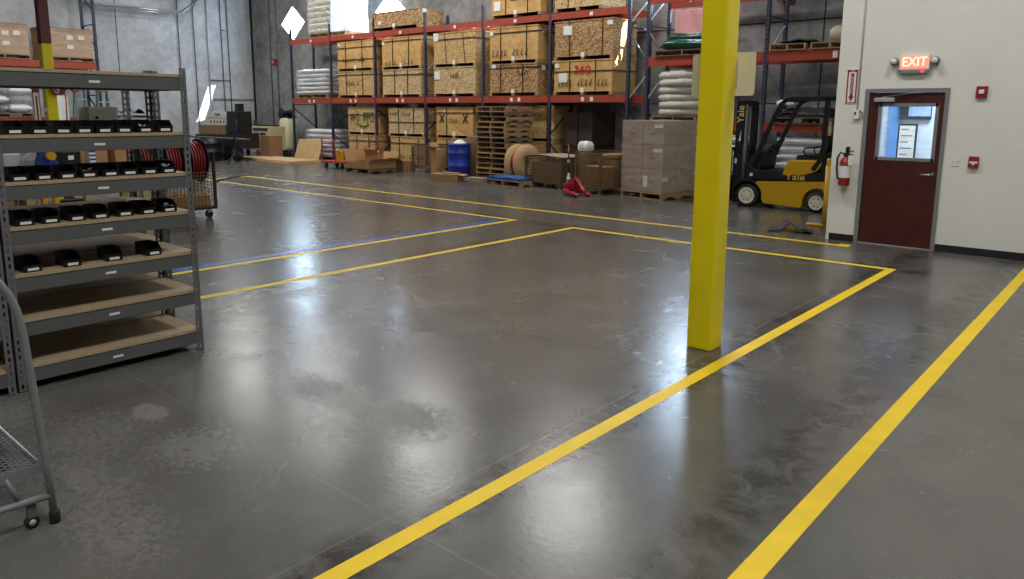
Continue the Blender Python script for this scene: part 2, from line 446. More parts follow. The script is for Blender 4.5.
struct('wall_front', MB().box(XL-.25, 6.2, -6.25, -6, 0, ZC), 'wall_b')
struct('ceiling', MB().box(XL-.25, 6.2, -6.2, YB+.25, ZC, ZC+.1), 'ceil')
tr = MB(); tr.box(XL+.02, XL+.10, YB-.06, YB, 0, ZC)
struct('trim_1', tr, 'black')  # black strip up the corner of the left and back walls
for n, y in ((2, 12.3), (3, 8.2)):
    struct('trim_%d' % n, MB().box(XL-.001, XL+.004, y-.015, y+.015, 0, ZC), 'black')
struct('trim_4', MB().box(-14.0, 6, YB-.004, YB+.001, 3.98, 4.01), 'black')
struct('trim_5', MB().box(-6.22, -6.19, YB-.004, YB+.001, 0, ZC), 'black')
struct('trim_6', MB().box(-24.6, -24.57, YB-.004, YB+.001, 0, ZC), 'black')

# white office block
YO = 11.40
ow = MB()
ow.box(-3.63, -3.28, YO, YO+.15, 0, ZC); ow.box(-3.28, -2.225, YO, YO+.15, 2.2, ZC); ow.box(-2.225, 6.2, YO, YO+.15, 0, ZC)
struct('wall_office', ow, 'white')
struct('wall_office_side', MB().box(-3.68, -3.63, YO, YB, 0, ZC), 'white')
struct('baseboard_office', MB().box(-3.63, -3.285, YO-.012, YO, 0, .10).box(-2.22, 6, YO-.012, YO, 0, .10), 'black_base')
oi = MB(); oi.box(-3.63, 1, 13.3, 13.4, 0, 2.75).box(.95, 1, YO+.15, 13.3, 0, 2.75).box(-3.62, 1, YO+.15, 13.3, 2.7, 2.75)
struct('wall_office_interior', oi, 'officewall')
struct('trim_7', MB().box(-3.43, -3.25, 13.27, 13.3, 0, 2.7), 'officeblue')
MBo = MB().box(-2.6, -1.4, 12.0, 12.9, 2.68, 2.70)
struct('ceiling_office_panel', MBo, 'officelamp')

# ------------------------------------------------------------------ door
d = bpy.data.objects.new('door_1', None); COL.objects.link(d); d.location = (-2.75, YO, 0); d['kind'] = 'structure'
fr = MB().box(-.53, -.475, -.02, .17, 0, 2.2).box(.475, .525, -.02, .17, 0, 2.2).box(-.475, .475, -.02, .17, 2.15, 2.2)
fr.box(-.475, -.455, .06, .17, 0, 2.15).box(.455, .475, .06, .17, 0, 2.15)
fr.build('frame', 'frame', d)
W0, W1, Z0, Z1 = -.335, .405, 1.22, 1.99
lf = MB().box(-.472, W0, .012, .056, .012, 2.145).box(W1, .472, .012, .056, .012, 2.145)
lf.box(W0, W1, .012, .056, .012, Z0).box(W0, W1, .012, .056, Z1, 2.145)
leaf = lf.build('leaf', 'doorwood', d)
wf = MB()
for a in ((W0-.01, W0+.035, Z0-.01, Z1+.01), (W1-.035, W1+.01, Z0-.01, Z1+.01), (W0, W1, Z0-.01, Z0+.035), (W0, W1, Z1-.035, Z1+.01)):
    wf.box(a[0], a[1], .002, .066, a[2], a[3])
wf.build('window_frame', 'frame', leaf)
MB().box(W0+.03, W1-.03, .03, .036, Z0+.03, Z1-.03).build('pane', 'glass', leaf)
h = MB().lathe([(.028, 0), (.028, .012), (.012, .014), (.012, .055)], 20, axis_y((.405, .012, 1.04)))
h.tube([(.405, -.043, 1.04), (.37, -.05, 1.042), (.27, -.045, 1.036)], .010, 10)
h.build('handle', 'chrome', leaf)
c = MB().box(-.40, -.14, -.045, .012, 2.02, 2.075); c.build('closer', 'galv', leaf, bevel=.006)
MB().bar((-.30, -.03, 2.085), (.04, -.03, 2.135), .02, .012).bar((.04, -.03, 2.135), (.2, .0, 2.145), .018, .01).build('closer_arm', 'chrome', leaf)
MB().box(-.475, .475, .0, .09, 0, .012).build('threshold', 'galv', d)
# seen through its pane: things on the office wall
t = thing('wall_screen', 'dark screen high on the office wall seen through the door pane', 'screen', (-3.07, 13.3, 1.82))
MB().box(-.2, .26, -.09, -.03, -.05, .34).build('body', 'screen', t, bevel=.01)
MB().box(-.06, .25, -.105, -.09, 0, .33).build('picture', mat('pale_picture', (150, 176, 214), .5, var=.25, scale=8), t)
MB().box(-.05, .05, -.03, 0, 0, .2).build('bracket', 'black', t)
t = thing('framed_chart', 'white chart in a black frame on the office wall behind the door pane', 'chart', (-3.14, 13.3, 1.42))
MB().box(-.14, .14, -.03, 0, -.5, .28).build('frame', 'black', t)
MB().box(-.115, .115, -.035, -.03, -.47, .25).build('sheet', 'label', t)
ln = MB()
for k in range(7): ln.box(-.09, .02+.06*((k*3) % 2), -.037, -.035, .18-.1*k, .20-.1*k)
ln.build('rows', 'frame', t)

# ------------------------------------------------------------------ painted columns
def column(x, y, label):
    t = thing('steel_column', label, 'column', (x, y, 0))
    MB().box(-.104, .104, -.098, .098, 0, 3.12).build('yellow_guard_paint', 'yellow', t, bevel=.012, seg=3)
    MB().box(-.098, .098, -.093, .093, 3.12, ZC-.005).build('upper_shaft', 'maroon', t, bevel=.012, seg=3)
    return t
column(-2.606, 5.352, 'bright yellow square steel column in the foreground beside the long yellow floor line')
column(-16.95, 5.35, 'distant steel column, red-brown above and yellow below, behind the grey shelving')

# sign board fixed to the far face of the near column
t = thing('sign_board', 'cream rounded sign board seen from behind on the near yellow column', 'sign', (-2.615, 5.45, 1.98))
pl = []
for cx, cz, a0 in ((.235, .30, 0), (-.235, .30, 90), (-.235, .02, 180), (.235, .02, 270)):
    for k in range(5):
        a = math.radians(a0+k*22.5); pl.append((cx+.02*math.cos(a), cz+.02*math.sin(a)))
MB().prism(pl, 'y', .002, .014).build('panel', 'creamsign', t)
MB().box(-.02, .12, -.006, .002, .06, .26).build('bracket', 'galv', t)

# ------------------------------------------------------------------ floor tapes
TH = .0015
def tape(label, boxes, m='line', name='floor_line'):
    b = MB()
    for x0, x1, y0, y1 in boxes: b.box(x0, x1, y0, y1, 0, TH)
    return tag(b.build(name, m), label, 'floor marking')
tape('yellow tape line along the back aisle, ending in a short stub beside the door', [(-19.5, -3.36, 10.9, 11.0), (-3.36, -3.2, 10.88, 11.1), (-19.5, -19.4, 9.8, 10.9)])
tape('yellow tape outlining the far bay, meeting in a corner beside the blue stripe', [(-19.4, -8.3, 9.6, 9.7), (-8.4, -8.3, 1.2, 9.6)])
tape('blue tape stripe running just inside the far bay outline', [(-18.2, -8.46, 9.40, 9.46), (-8.62, -8.46, 1.2, 9.40)], 'blue_line')
tape('yellow tape line boxing the open middle bay, running past the near column', [(-7.13, -2.27, 9.6, 9.7), (-7.13, -7.03, 1.0, 9.6), (-2.37, -2.27, -3, 9.6)])
tape('yellow tape line at the far right, the last one before the white wall', [(-1.125, -1.018, -3, 10.95)])

# ------------------------------------------------------------------ fittings on the white wall
t = thing('exit_sign', 'lit red EXIT sign with two small emergency lamp heads above the brown door', 'sign', (-2.68, YO, 2.44))
MB().box(-.19, .19, -.05, 0, .0, .21).build('housing', 'white', t, bevel=.008)
MB().box(-.17, .17, -.054, -.05, .02, .19).build('face', 'exitface', t)
text('EXIT', .175, (0, -.058, .105), FRONT, 'exitletter', t, depth=.003, sx=.86, bold=.002)
MB().box(-.16, .17, -.06, 0, -.045, 0).build('battery_box', 'frame', t, bevel=.006)
MB().box(.09, .125, -.064, -.06, -.03, -.012).build('indicator', 'led_red', t)
for sx in (-1, 1):
    hd = MB().lathe([(.02, .03), (.052, .02), (.056, -.02), (.045, -.055)], 18, Matrix.Translation((sx*.25, -.06, .12)) @ Matrix.Rotation(PI/2-.3*sx*0, 4, 'X'))
    hd.bar((sx*.19, -.03, .12), (sx*.25, -.05, .12), .02)
    l = hd.build('lamp_head', 'frame', t)
    MB().lathe([(.04, 0), (.036, .012), (.001, .018)], 16, axis_y((sx*.25, -.11, .12))).build('lens', 'label', l)

t = thing('fire_extinguisher_sign', 'tall red and white fire extinguisher sign with a down arrow on the white wall', 'sign', (-3.475, YO, 2.0))
MB().box(-.075, .075, -.012, 0, 0, .48).build('panel', 'label', t)
f = MB()
for bx in ((-.07, .07, .44, .472), (-.07, -.052, .01, .44), (.052, .07, .01, .44), (-.07, .07, .008, .017)): f.box(bx[0], bx[1], -.0145, -.012, bx[2], bx[3])
f.build('red_border', 'red', t)
MB().prism([(-.0, .022), (.036, .10), (.02, .10), (.02, .42), (-.02, .42), (-.02, .10), (-.036, .10)], 'y', -.0145, -.012).build('arrow', 'red', t)
text('FIRE', .03, (0, -.015, .456), FRONT, 'label', t, depth=.001)
text('EXTINGUISHER', .034, (0, -.0155, .26), (PI/2, -PI/2, 0), 'label', t, depth=.001, sx=1.05)

t = thing('conduit', 'thin painted conduit running down the white wall into a small switch box', 'conduit', (-3.375, YO, 1.78))
MB().tube([(0, -.015, .13), (0, -.015, 5)], .011, 8).build('pipe', 'white', t)
MB().box(-.035, .035, -.05, 0, 0, .12).build('switch_box', 'label', t, bevel=.005)
MB().box(-.02, -.002, -.056, -.05, .06, .1).build('toggle', 'black', t)
MB().tube([(.02, -.02, .0), (.075, -.02, .02), (.075, -.02, .09), (.03, -.02, .12)], .008, 8).build('cable', 'frame', t)

t = thing('fire_extinguisher', 'red fire extinguisher with black hose hung on the white wall left of the door', 'fire extinguisher', (-3.45, YO-.1, .82))
MB().lathe([(.02, 0), (.072, .006), (.078, .03), (.078, .34), (.06, .385), (.028, .405), (.026, .43)], 24).build('cylinder', 'red', t)
MB().lathe([(.079, .12), (.0792, .14), (.0792, .27), (.079, .29)], 24, caps=False).build('label_band', 'label', t)
hv = MB().lathe([(.03, .42), (.03, .47), (.015, .49)], 14); hv.bar((0, 0, .475), (.11, -.03, .51), .02, .012).bar((0, 0, .455), (.10, -.03, .455), .02, .012)
hv.build('valve_handle', 'black', t)
MB().tube([(-.03, 0, .46), (-.07, -.02, .48), (-.105, -.03, .40), (-.105, -.03, .25), (-.09, -.03, .14), (-.075, -.045, .10)], .014, 9).build('hose', 'rubber', t)
MB().box(.05, .11, -.055, -.052, .30, .44).build('inspection_tag', 'label', t)
MB().box(-.02, .02, .05, .1, .34, .56).bar((0, .06, .53), (0, -.02, .53), .015).build('wall_hook', 'black', t)

t = thing('fire_alarm_strobe', 'red square fire alarm strobe high on the white wall right of the door', 'alarm', (-1.86, YO, 2.07))
MB().box(-.065, .065, -.045, 0, 0, .145).build('body', 'red', t, bevel=.01)
MB().box(-.03, .03, -.062, -.045, .045, .10).build('lens', 'label', t, bevel=.01)
t = thing('pull_station', 'red fire pull station on the white wall below the alarm strobe', 'alarm', (-1.865, YO, 1.165))
MB().box(-.06, .06, -.05, 0, 0, .145).build('body', 'red', t, bevel=.008)
MB().box(-.045, .045, -.066, -.05, .055, .08).box(-.012, .012, -.064, -.05, .03, .06).build('handle', 'label', t)
t = thing('light_switch', 'white double light switch on the white wall between door and pull station', 'switch', (-2.08, YO, 1.17))
MB().box(-.05, .05, -.008, 0, 0, .125).build('plate', 'label', t, bevel=.003)
for sx in (-.022, .022): MB().box(sx-.008, sx+.008, -.018, -.008, .05, .075).build('toggle', 'cream', t)

# yellow guard post behind the wall end, mat beside it
t = thing('guard_rail', 'yellow steel guard post with a low foot bar beside the white wall end', 'guard', (-4.05, 12.42, 0))
MB().tube([(0, 0, .0), (0, 0, 1.02)], .036, 14).build('post', 'fork_yellow', t)
MB().tube([(0, -.01, .05), (-.27, -.03, .05)], .03, 12).build('foot_bar', 'fork_yellow', t)
MB().tube([(0, .04, .98), (.26, .06, .98)], .028, 12).build('top_bar', 'fork_yellow', t)
mt = MB()
def wave(u): return .012+.13*math.exp(-((u-.45)/.14)**2)+.06*math.exp(-((u-.78)/.12)**2)
mt.grid(36, 8, lambda u, v: (-.33+.66*u, -.24+.48*v+.05*math.sin(5*u), wave(u+.12*(v-.5))+.012))
mt.grid(36, 8, lambda u, v: (-.33+.66*u, -.24+.48*v+.05*math.sin(5*u), wave(u+.12*(v-.5))))
mo = tag(mt.build('floor_mat', 'greymat', None, (-4.36, 11.8, 0)), 'rumpled dark grey rubber mat on the floor in front of the yellow lift truck', 'mat')
mo.rotation_euler = (0, 0, math.radians(18))
sm = mo.modifiers.new('t', 'SOLIDIFY'); sm.thickness = .008

# ------------------------------------------------------------------ pallet racking
def frame_part(t, x, y0, y1, ztop, flip=False, braces=True):
    for y in (y0, y1):
        p = MB().box(-.04, .04, -.035, .035, .012, ztop).box(-.065, .065, -.06, .06, 0, .012)
        o = p.build('upright', 'navyslot', t, (x, y, 0))
    z = .25; k = 0
    while z+.9 < ztop:
        a, b = ((x, y0, z), (x, y1, z+.75)) if (k % 2) == flip else ((x, y1, z), (x, y0, z+.75))
        MB().bar(a, b, .035, .03, (1, 0, 0)).build('brace', 'navy' if z < 1.6 else 'galv', t)
        if k % 2 == 0: MB().bar((x, y0, z-.08), (x, y1, z-.08), .035, .03).build('brace', 'navy', t)
        z += .95; k += 1
def beam(t, x0, x1, y, ztop, h, labels=(), wire=True, ylab=None):
    b = MB().box(x0, x1, y-.03, y+.03, ztop-h, ztop).box(x0-.0, x0+.012, y-.038, y+.038, ztop-h-.05, ztop+.02).box(x1-.012, x1, y-.038, y+.038, ztop-h-.05, ztop+.02)
    o = b.build('beam', 'orange', t)
    for lx in labels: MB().box(lx-.05, lx+.05, y-.033, y-.0305, ztop-h+.03, ztop-.05).build('location_label', 'label', o)
UX = [-25.63+2.525*i for i in range(7)]
YF, YR = 16.5, 17.5
rk = thing('pallet_rack', 'long pallet rack with navy uprights and orange beams full of wooden crates at the back', 'rack', (0, 0, 0))
for i, x in enumerate(UX): frame_part(rk, x, YF, YR, 4.92 if i < 5 else 5.6, i % 2)
for i in range(6):
    a, b = UX[i]+.04, UX[i+1]-.04; m = (a+b)/2
    beam(rk, a, b, YF, 2.30, .19, (m-.12, m+.17))
    beam(rk, a, b, YR, 2.30, .19)
    beam(rk, a, b, YF, 4.48, .17, (m+(.1 if i != 4 else 0),))
    beam(rk, a, b, YR, 4.48, .17)
    for z in (2.30, 4.48):
        for q in (.25, .5, .75): MB().box(a+(b-a)*q-.02, a+(b-a)*q+.02, YF+.03, YR-.03, z-.05, z-.002).build('cross_bar', 'galv', rk)
VX = [-9.93, -6.90, -3.87]
r2 = thing('pallet_rack', 'second pallet rack with orange beams behind the forklift and the near column', 'rack', (0, 0, 0))
for i, x in enumerate(VX): frame_part(r2, x, YF, YR, 5.6, i % 2)
for i in range(2):
    a, b = VX[i]+.04, VX[i+1]-.04
    for z, h in ((1.62, .17), (3.20, .22), (4.62, .16)):
        beam(r2, a, b, YF, z, h, (b-1.5,) if z < 4 else ()); beam(r2, a, b, YR, z, h)
        for q in (.2, .4, .6, .8): MB().box(a+(b-a)*q-.02, a+(b-a)*q+.02, YF+.03, YR-.03, z-.05, z-.002).build('cross_bar', 'galv', r2)

# ------------------------------------------------------------------ wooden crates
def strokes(mb, x0, x1, z, h, n, y=-.004):
    """rows of short illegible stencil dashes"""
    st = (x1-x0)/n
    for k in range(n):
        if k % 5 == 4: continue
        a = x0+k*st
        mb.bar((a+st*.15, y, z-h/2), (a+st*(.35+.4*((k*7) % 3)/2), y, z+h/2), .022, .004, (0, 1, 0))
        mb.bar((a+st*.15, y, z+h/2*(((k*3) % 3)-1)), (a+st*.75, y, z+h/2*(((k*3) % 3)-1)), .022, .004, (0, 1, 0))
def crate(x0, x1, z0, z1, m, label, y=16.45, dep=1.15, straps=(.27, .72), band=None, sheets=(), mark=None, tags=('c',), rz=0.0, group='strand board crates on the pallet rack', side_label=False, slope=0.0):
    w, h = x1-x0, z1-z0
    t = thing('wooden_crate', label, 'crate', ((x0+x1)/2, y, z0), rz, group)
    x0, x1 = -w/2, w/2; sk = .085
    b = MB().box(x0+.015, x1-.015, .015, dep-.015, sk, h-.02)
    b.box(x0, x1, 0, dep, h-.035, h).box(x0, x1, 0, dep, sk, sk+.02)
    b.build('body', m, t, bevel=.004, seg=1)
    for q in (x0+.05, 0, x1-.05):
        MB().box(q-.05, q+.05, .0, dep, 0, sk).build('skid', 'wood', t)
    for s in straps:
        xx = x0+w*s
        p = MB()
        if slope: p.bar((xx+slope*w, -.003, h), (xx, -.003, sk), .02, .006, (0, 1, 0))
        else: p.box(xx-.010, xx+.010, -.005, .012, sk, h)
        p.box(xx-.010+slope*w, xx+.010+slope*w, 0, dep, h, h+.004)
        p.build('strap', 'strap', t)
    if band:
        for bz in band:
            p = MB().box(x0-.004, x1+.004, -.006, .014, h*bz-.010, h*bz+.010).box(x1-.014, x1+.005, 0, dep, h*bz-.010, h*bz+.010)
            p.build('strap', 'strap', t)
    for (sx, sz, sw, sh) in sheets:
        MB().box(x0+w*sx-sw/2, x0+w*sx+sw/2, -.0075, .015, h*sz-sh/2, h*sz+sh/2).build('paper_sheet', 'label', t)
    if 'c' in tags: MB().box(-.06, .06, -.008, .0, sk-.015, sk+.105).build('location_label', 'label', t)
    if side_label: MB().box(x1-.002, x1+.006, .18, .34, h*.78, h*.78+.13).build('paper_sheet', 'label', t)
    if mark: mark(t, x0, x1, h)
    return t
def m_dash(z, n=9, a=.1, b=.9, h=.12):
    def f(t, x0, x1, hh):
        q = MB(); strokes(q, x0+(x1-x0)*a, x0+(x1-x0)*b, hh*z, h, n); q.build('stencil_marking', 'ink', t)
    return f
def m_360(t, x0, x1, h):
    text('360', .30, (0, -.004, h*.71), FRONT, 'inkred', t, 'sprayed_number', .002, 1.25, .003)
    q = MB(); strokes(q, x0+.15, x1-.1, h*.36, .15, 13); q.build('stencil_marking', 'ink', t)
def m_pfg(t, x0, x1, h):
    text('PFG', .42, (x0+.42, -.004, h*.60), (PI/2, -.12, 0), 'inkgreen', t, 'marker_writing', .002, .74, .0)
    text('PFG', .48, (x1-.42, -.004, h*.62), FRONT, 'inkgreen', t, 'marker_writing', .002, .74, .0)
    q = MB().tube([(x0+.52, -.004, h*.44), (x0+.74, -.004, h*.33), (x0+.98, -.004, h*.30), (x0+1.2, -.004, h*.36), (x1-.5, -.004, h*.42)], .018, 6)
    q.build('marker_arrow', 'inkgreen', t)
def m_x(t, x0, x1, h):
    for cx in (x0+.28, x1-.32):
        q = MB(); q.bar((cx-.1, -.004, h*.5), (cx+.1, -.004, h*.78), .04, .005, (0, 1, 0)).bar((cx+.1, -.004, h*.5), (cx-.1, -.004, h*.78), .04, .005, (0, 1, 0))
        q.build('cross_marking', 'ink', t)
    q = MB(); strokes(q, -.2, .2, h*.58, .1, 4); q.build('stencil_marking', 'ink', t)
def m_blot(t, x0, x1, h):
    q = MB(); q.box(-.18, .22, -.005, .012, .46, .66); q.build('ink_patch', 'ink', t)
    strokes(q := MB(), .3, .8, .5, .12, 4); q.build('stencil_marking', 'ink', t)
# first loaded bay from the left, lower shelf level
crate(-22.64, -20.62, 2.305, 3.22, 'osb1', 'lower wooden crate on the middle shelf, leftmost crate column', straps=(.24, .70), band=(.86,), mark=m_dash(.55, 6, .25, .6))
crate(-22.64, -20.62, 3.226, 4.24, 'plycrate', 'upper wooden crate on the middle shelf, leftmost crate column, crossed by two straps', straps=(.24, .70), band=(.78, .38), mark=m_dash(.38, 7, .15, .8), sheets=((.06, .90, .1, .08),))
crate(-20.17, -18.22, 2.305, 3.21, 'osb2', 'lower pale strand board crate on the middle shelf, second crate column', straps=(.33, .66), band=(.80,))
crate(-20.17, -18.22, 3.216, 4.24, 'plycrate', 'upper smooth crate with stencil along its foot on the middle shelf, second crate column', straps=(.29, .70), band=(.88,), mark=m_dash(.2, 10), sheets=((.05, .82, .12, .09),))
crate(-17.64, -15.80, 2.305, 3.20, 'osb2', 'lower strand board crate with a white sheet at its left, third crate column', straps=(), band=(), sheets=((.09, .72, .24, .24),), mark=m_dash(.72, 4, .42, .62))
crate(-17.64, -15.80, 3.206, 4.24, 'osb1', 'upper strand board crate with slanting straps, third crate column', straps=(.33, .76), slope=-.05, band=(.80,), sheets=((.07, .88, .2, .24),))
crate(-15.24, -13.40, 2.305, 3.21, 'osb3', 'lower brown strand board crate on the middle shelf, fourth crate column', straps=(.24, .70), band=(.88,), sheets=((.10, .93, .16, .1),), mark=m_dash(.72, 5, .6, .9), side_label=True)
crate(-15.24, -13.40, 3.216, 4.24, 'plycrate', 'upper smooth crate with a large stencilled line, fourth crate column', straps=(.24, .77), band=(.84,), mark=m_dash(.3, 10, .06, .9, .16), sheets=((.05, .84, .13, .1),), side_label=True)
crate(-12.84, -10.92, 2.305, 3.22, 'plycrate', 'smooth crate with a red sprayed 360 above black stencil, rightmost crate column', straps=(.28, .72), band=(.68,), mark=m_360, sheets=((.17, .50, .28, .24), (.06, .85, .13, .1)))
crate(-12.84, -10.92, 3.226, 4.24, 'osb3', 'coarse dark strand board crate with a white sheet, topmost of the rightmost column', straps=(.27, .82), band=(), sheets=((.24, .76, .28, .24), (.94, .88, .16, .11)), mark=None)
# top level
crate(-20.72, -18.30, 4.49, 5.08, 'osb3', 'low strand board crate on the top shelf with its right side in sunlight', straps=(), mark=None, tags=('c',), sheets=((.2, .42, .14, .1),), side_label=True)
crate(-15.17, -13.32, 4.49, 5.55, 'plycrate', 'smooth crate with a black ink patch on the top shelf', straps=(.3, .74), mark=m_blot, sheets=((.13, .32, .24, .26),))
crate(-12.86, -11.30, 4.49, 5.10, 'osb2', 'pale low crate on the top shelf, last before the second rack', straps=(.3,), mark=None, tags=())
# floor level under the rack
crate(-22.28, -20.66, 1.02, 1.98, 'osb1', 'crate with green marker lettering under the rack, upper of two', straps=(), band=(.72,), mark=m_pfg, y=16.55)
crate(-22.28, -20.60, .0, 1.013, 'osb1', 'crate under the rack below the one with green lettering', straps=(.3, .7), band=(.80,), mark=m_dash(.45, 8, .05, .6), y=16.55, tags=())
crate(-20.02, -18.22, 1.02, 1.95, 'osb2', 'upper crate under the rack with stencil along its top edge', straps=(.3, .72), band=(.5,), mark=m_dash(.82, 9, .05, .65), y=16.55)
crate(-19.94, -18.12, .0, 1.013, 'osb1', 'lower crate under the rack behind the empty grey wire basket', straps=(.26, .78), band=(.78,), mark=m_dash(.35, 9, .05, .9), y=16.55, tags=())
crate(-17.66, -16.02, 1.02, 1.98, 'plycrate', 'crate marked with two black crosses under the rack', straps=(.3,), band=(.82,), mark=m_x, y=16.55, sheets=((.5, .14, .13, .13),), tags=())
crate(-17.66, -16.02, .0, 1.013, 'osb1', 'crate under the rack below the one with black crosses, behind the blue drum', straps=(.3,), band=(.8,), y=16.55, tags=())
crate(-14.75, -13.00, 1.02, 2.02, 'osb1', 'upper crate under the rack half hidden behind the pallet stacks', straps=(.86,), band=(), y=16.7, tags=())
crate(-14.75, -13.00, .0, 1.013, 'osb1', 'lower crate under the rack behind the cable reel', straps=(.86,), band=(), y=16.7, tags=())
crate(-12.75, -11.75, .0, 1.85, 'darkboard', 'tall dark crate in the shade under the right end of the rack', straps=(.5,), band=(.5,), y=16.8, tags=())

# ------------------------------------------------------------------ pallets, bags, cartons
ORD = ['lowest', 'second', 'third', 'fourth', 'fifth', 'sixth', 'seventh', 'eighth', 'ninth', 'tenth', 'eleventh', 'twelfth', 'thirteenth', 'fourteenth', 'fifteenth']
def pallet(x, y, z, label, w=1.1, d=1.05, rz=0.0, m='wood', group=None):
    """x, y: middle of the front edge; the stringers run front to back"""
    t = thing('wooden_pallet', label, 'pallet', (x, y, z), rz, group)
    td = MB(); n = 7; bw_ = d/n*.78
    for k in range(n):
        y0 = k*(d-bw_)/(n-1); td.box(-w/2, w/2, y0, y0+bw_, .122, .142)
    td.build('top_deck', m, t)
    for q in (-w/2+.02, 0, w/2-.02):
        s = MB(); nt = [(0, .02), (.16*d, .02), (.19*d, .058), (.36*d, .058), (.39*d, .02), (.61*d, .02), (.64*d, .058), (.81*d, .058), (.84*d, .02), (d, .02), (d, .122), (0, .122)]
        s.prism(nt, 'x', q-.02, q+.02); s.build('stringer', m, t)
    bd = MB()
    for y0 in (0, d/2-.05, d-.1): bd.box(-w/2, w/2, y0, y0+.1, 0, .02)
    bd.build('bottom_deck', m, t)
    return t

def bag_mesh(w, d, h, seed):
    r = random.Random(seed); p1, p2 = r.random()*6, r.random()*6
    b = MB(); n, q = 12, 8
    def P(u, v, s):
        e = (max(0, 1-abs(2*u-1)**3.2)*max(0, 1-abs(2*v-1)**3.2))**.45
        hh = h/2*(.30+.70*e)*(1+.10*math.sin(9*u+p1)*math.sin(7*v+p2))
        return (-w/2+w*u+.012*math.sin(11*v+p2), d*v+.012*math.sin(9*u+p1), min(h, max(0, h/2+s*hh)))
    for s in (-1, 1): b.grid(n, q, lambda u, v: P(u, v, s))
    for f in (lambda k, s: P(k, 0, s), lambda k, s: P(k, 1, s)):
        b.grid(n, 1, lambda u, v: f(u, 2*v-1))
    for f in (lambda k, s: P(0, k, s), lambda k, s: P(1, k, s)):
        b.grid(q, 1, lambda u, v: f(u, 2*v-1))
    return b
def bag_stack(x0, x1, y, d, z, layers, lh, where, m='bag', cols=2, kind='white bag', wrap='filmw', jitter=.02, group='bags stacked on pallets', pal=True):
    if pal:
        pallet((x0+x1)/2, y, z, 'wooden pallet carrying the %s' % where, x1-x0-.02, d, m='wood'); z += .1425
    w = (x1-x0)/cols; protos = {}
    side = ['left', 'right'] if cols == 2 else (['left', 'middle', 'right'] if cols == 3 else [''])
    for k in range(layers):
        for c in range(cols):
            lab = '%s, %s layer up%s, in the %s' % (kind, ORD[k], (' '+side[c]) if cols > 1 else '', where.replace('white bag ', '').replace('cream bag ', ''))
            o = bag_mesh(w*1.0, d, lh*.985, k*7+c+int(x0*10)).build('filled_bag', m)
            o.location = (x0+w*(c+.5)+random.uniform(-jitter, jitter), y+random.uniform(-jitter, jitter)*.6, z+k*lh)
            tag(o, lab, 'bag', group)
    if wrap:
        h = layers*lh; e = .03; b = MB(); nn = 20
        ring = []
        corners = [(x0-e, y-e), (x1+e, y-e), (x1+e, y+d+e), (x0-e, y+d+e)]
        cx, cy = (x0+x1)/2, y
        for (ax, ay), (bx, by) in zip(corners, corners[1:]+corners[:1]):
            b.grid(nn, 14, lambda u, v, ax=ax, ay=ay, bx=bx, by=by: (ax+(bx-ax)*u-cx+.008*math.sin(17*v+9*u), ay+(by-ay)*u-cy+.008*math.sin(23*v+5*u), h*v))
        o = b.build('stretch_wrap', wrap, None, (cx, cy, z))
        tag(o, 'cloudy stretch wrap around the %s' % where, 'plastic wrap')
# bags in the first bay of the rack
bag_stack(-25.2, -23.35, 16.45, 1.05, 2.305, 6, .155, 'white bag stack on the middle shelf', jitter=.05)
bag_stack(-24.95, -23.2, 16.6, 1.0, .0, 6, .17, 'white bag stack under the first rack bay')
bag_stack(-24.35, -23.15, 16.48, 1.0, 4.485, 7, .2, 'tall cream bag stack on the top shelf', m='bagcream', cols=1, kind='cream bag', wrap='film', jitter=.04)
pallet(-22.59, 16.48, 4.485, 'wooden pallet under the sunlit plastic-draped load on the top shelf', .8, 1.05)
b = MB(); dx0, dx1, dy0, dy1 = -.80, .02, 0, 1.06
cs = [(dx0, dy0), (dx1, dy0), (dx1, dy1), (dx0, dy1)]
for (ax, ay), (bx, by) in zip(cs, cs[1:]+cs[:1]):
    def side_pt(u, v, ax=ax, ay=ay, bx=bx, by=by):
        s_ = 1-.10*v; x = ax+(bx-ax)*u; y = .53+((ay+(by-ay)*u)-.53)*(1-.06*v)
        return (x*s_+.02*math.sin(9*u+6*v), y+.02*math.sin(11*u-4*v), 1.55*v)
    b.grid(14, 12, side_pt)
b.grid(10, 8, lambda u, v: ((dx0+(dx1-dx0)*u)*.9, .53+(v-.5)*1.0, 1.55+.03*math.sin(7*u)*math.sin(5*v)))
tag(b.build('plastic_draped_load', 'drape', None, (-22.2, 16.46, 4.63)), 'tall load under milky plastic on the top shelf, glowing in sunlight by the windows', 'load')
# second rack: bags on the floor and coils on the shelf
bag_stack(-8.62, -7.35, 16.5, 1.05, .0, 7, .17, 'white bag stack behind the wrapped cartons', cols=1)
bag_stack(-6.5, -5.45, 16.5, 1.05, .0, 7, .17, 'white bag stack behind the yellow lift truck', cols=1)

pallet(-9.12, 16.42, 1.622, 'pallet under the coils of white hose on the second rack', 1.2, 1.1)
for k in range(6):
    b = MB(); n = 40
    R1, r1 = .53+.025*math.sin(k*2.1), .125
    def tor(u, v): 
        a, c = 2*PI*u, 2*PI*v
        return ((R1+r1*math.cos(c))*math.cos(a), (R1+r1*math.cos(c))*math.sin(a), .10*math.sin(c)*(1+.08*math.sin(7*a+k))+.095)
    b.grid(48, 14, tor)
    o = b.build('hose_coil', 'coil', None, (-9.12+random.uniform(-.05, .05), 17.0+random.uniform(-.02, .02), 1.766+k*.176))
    tag(o, 'coil of white ribbed hose behind the near yellow column, %s from the bottom' % ORD[k], 'hose coil', 'coils of white hose on the second rack')
b = MB()
b.grid(30, 12, lambda u, v: (.55*v*math.cos(2*PI*u), .55*v*math.sin(2*PI*u), .10*(1-v*v)+.012*math.sin(9*u*2*PI)*v))
b.lathe([(.55, 0), (.2, -.005)], 30, caps=False)
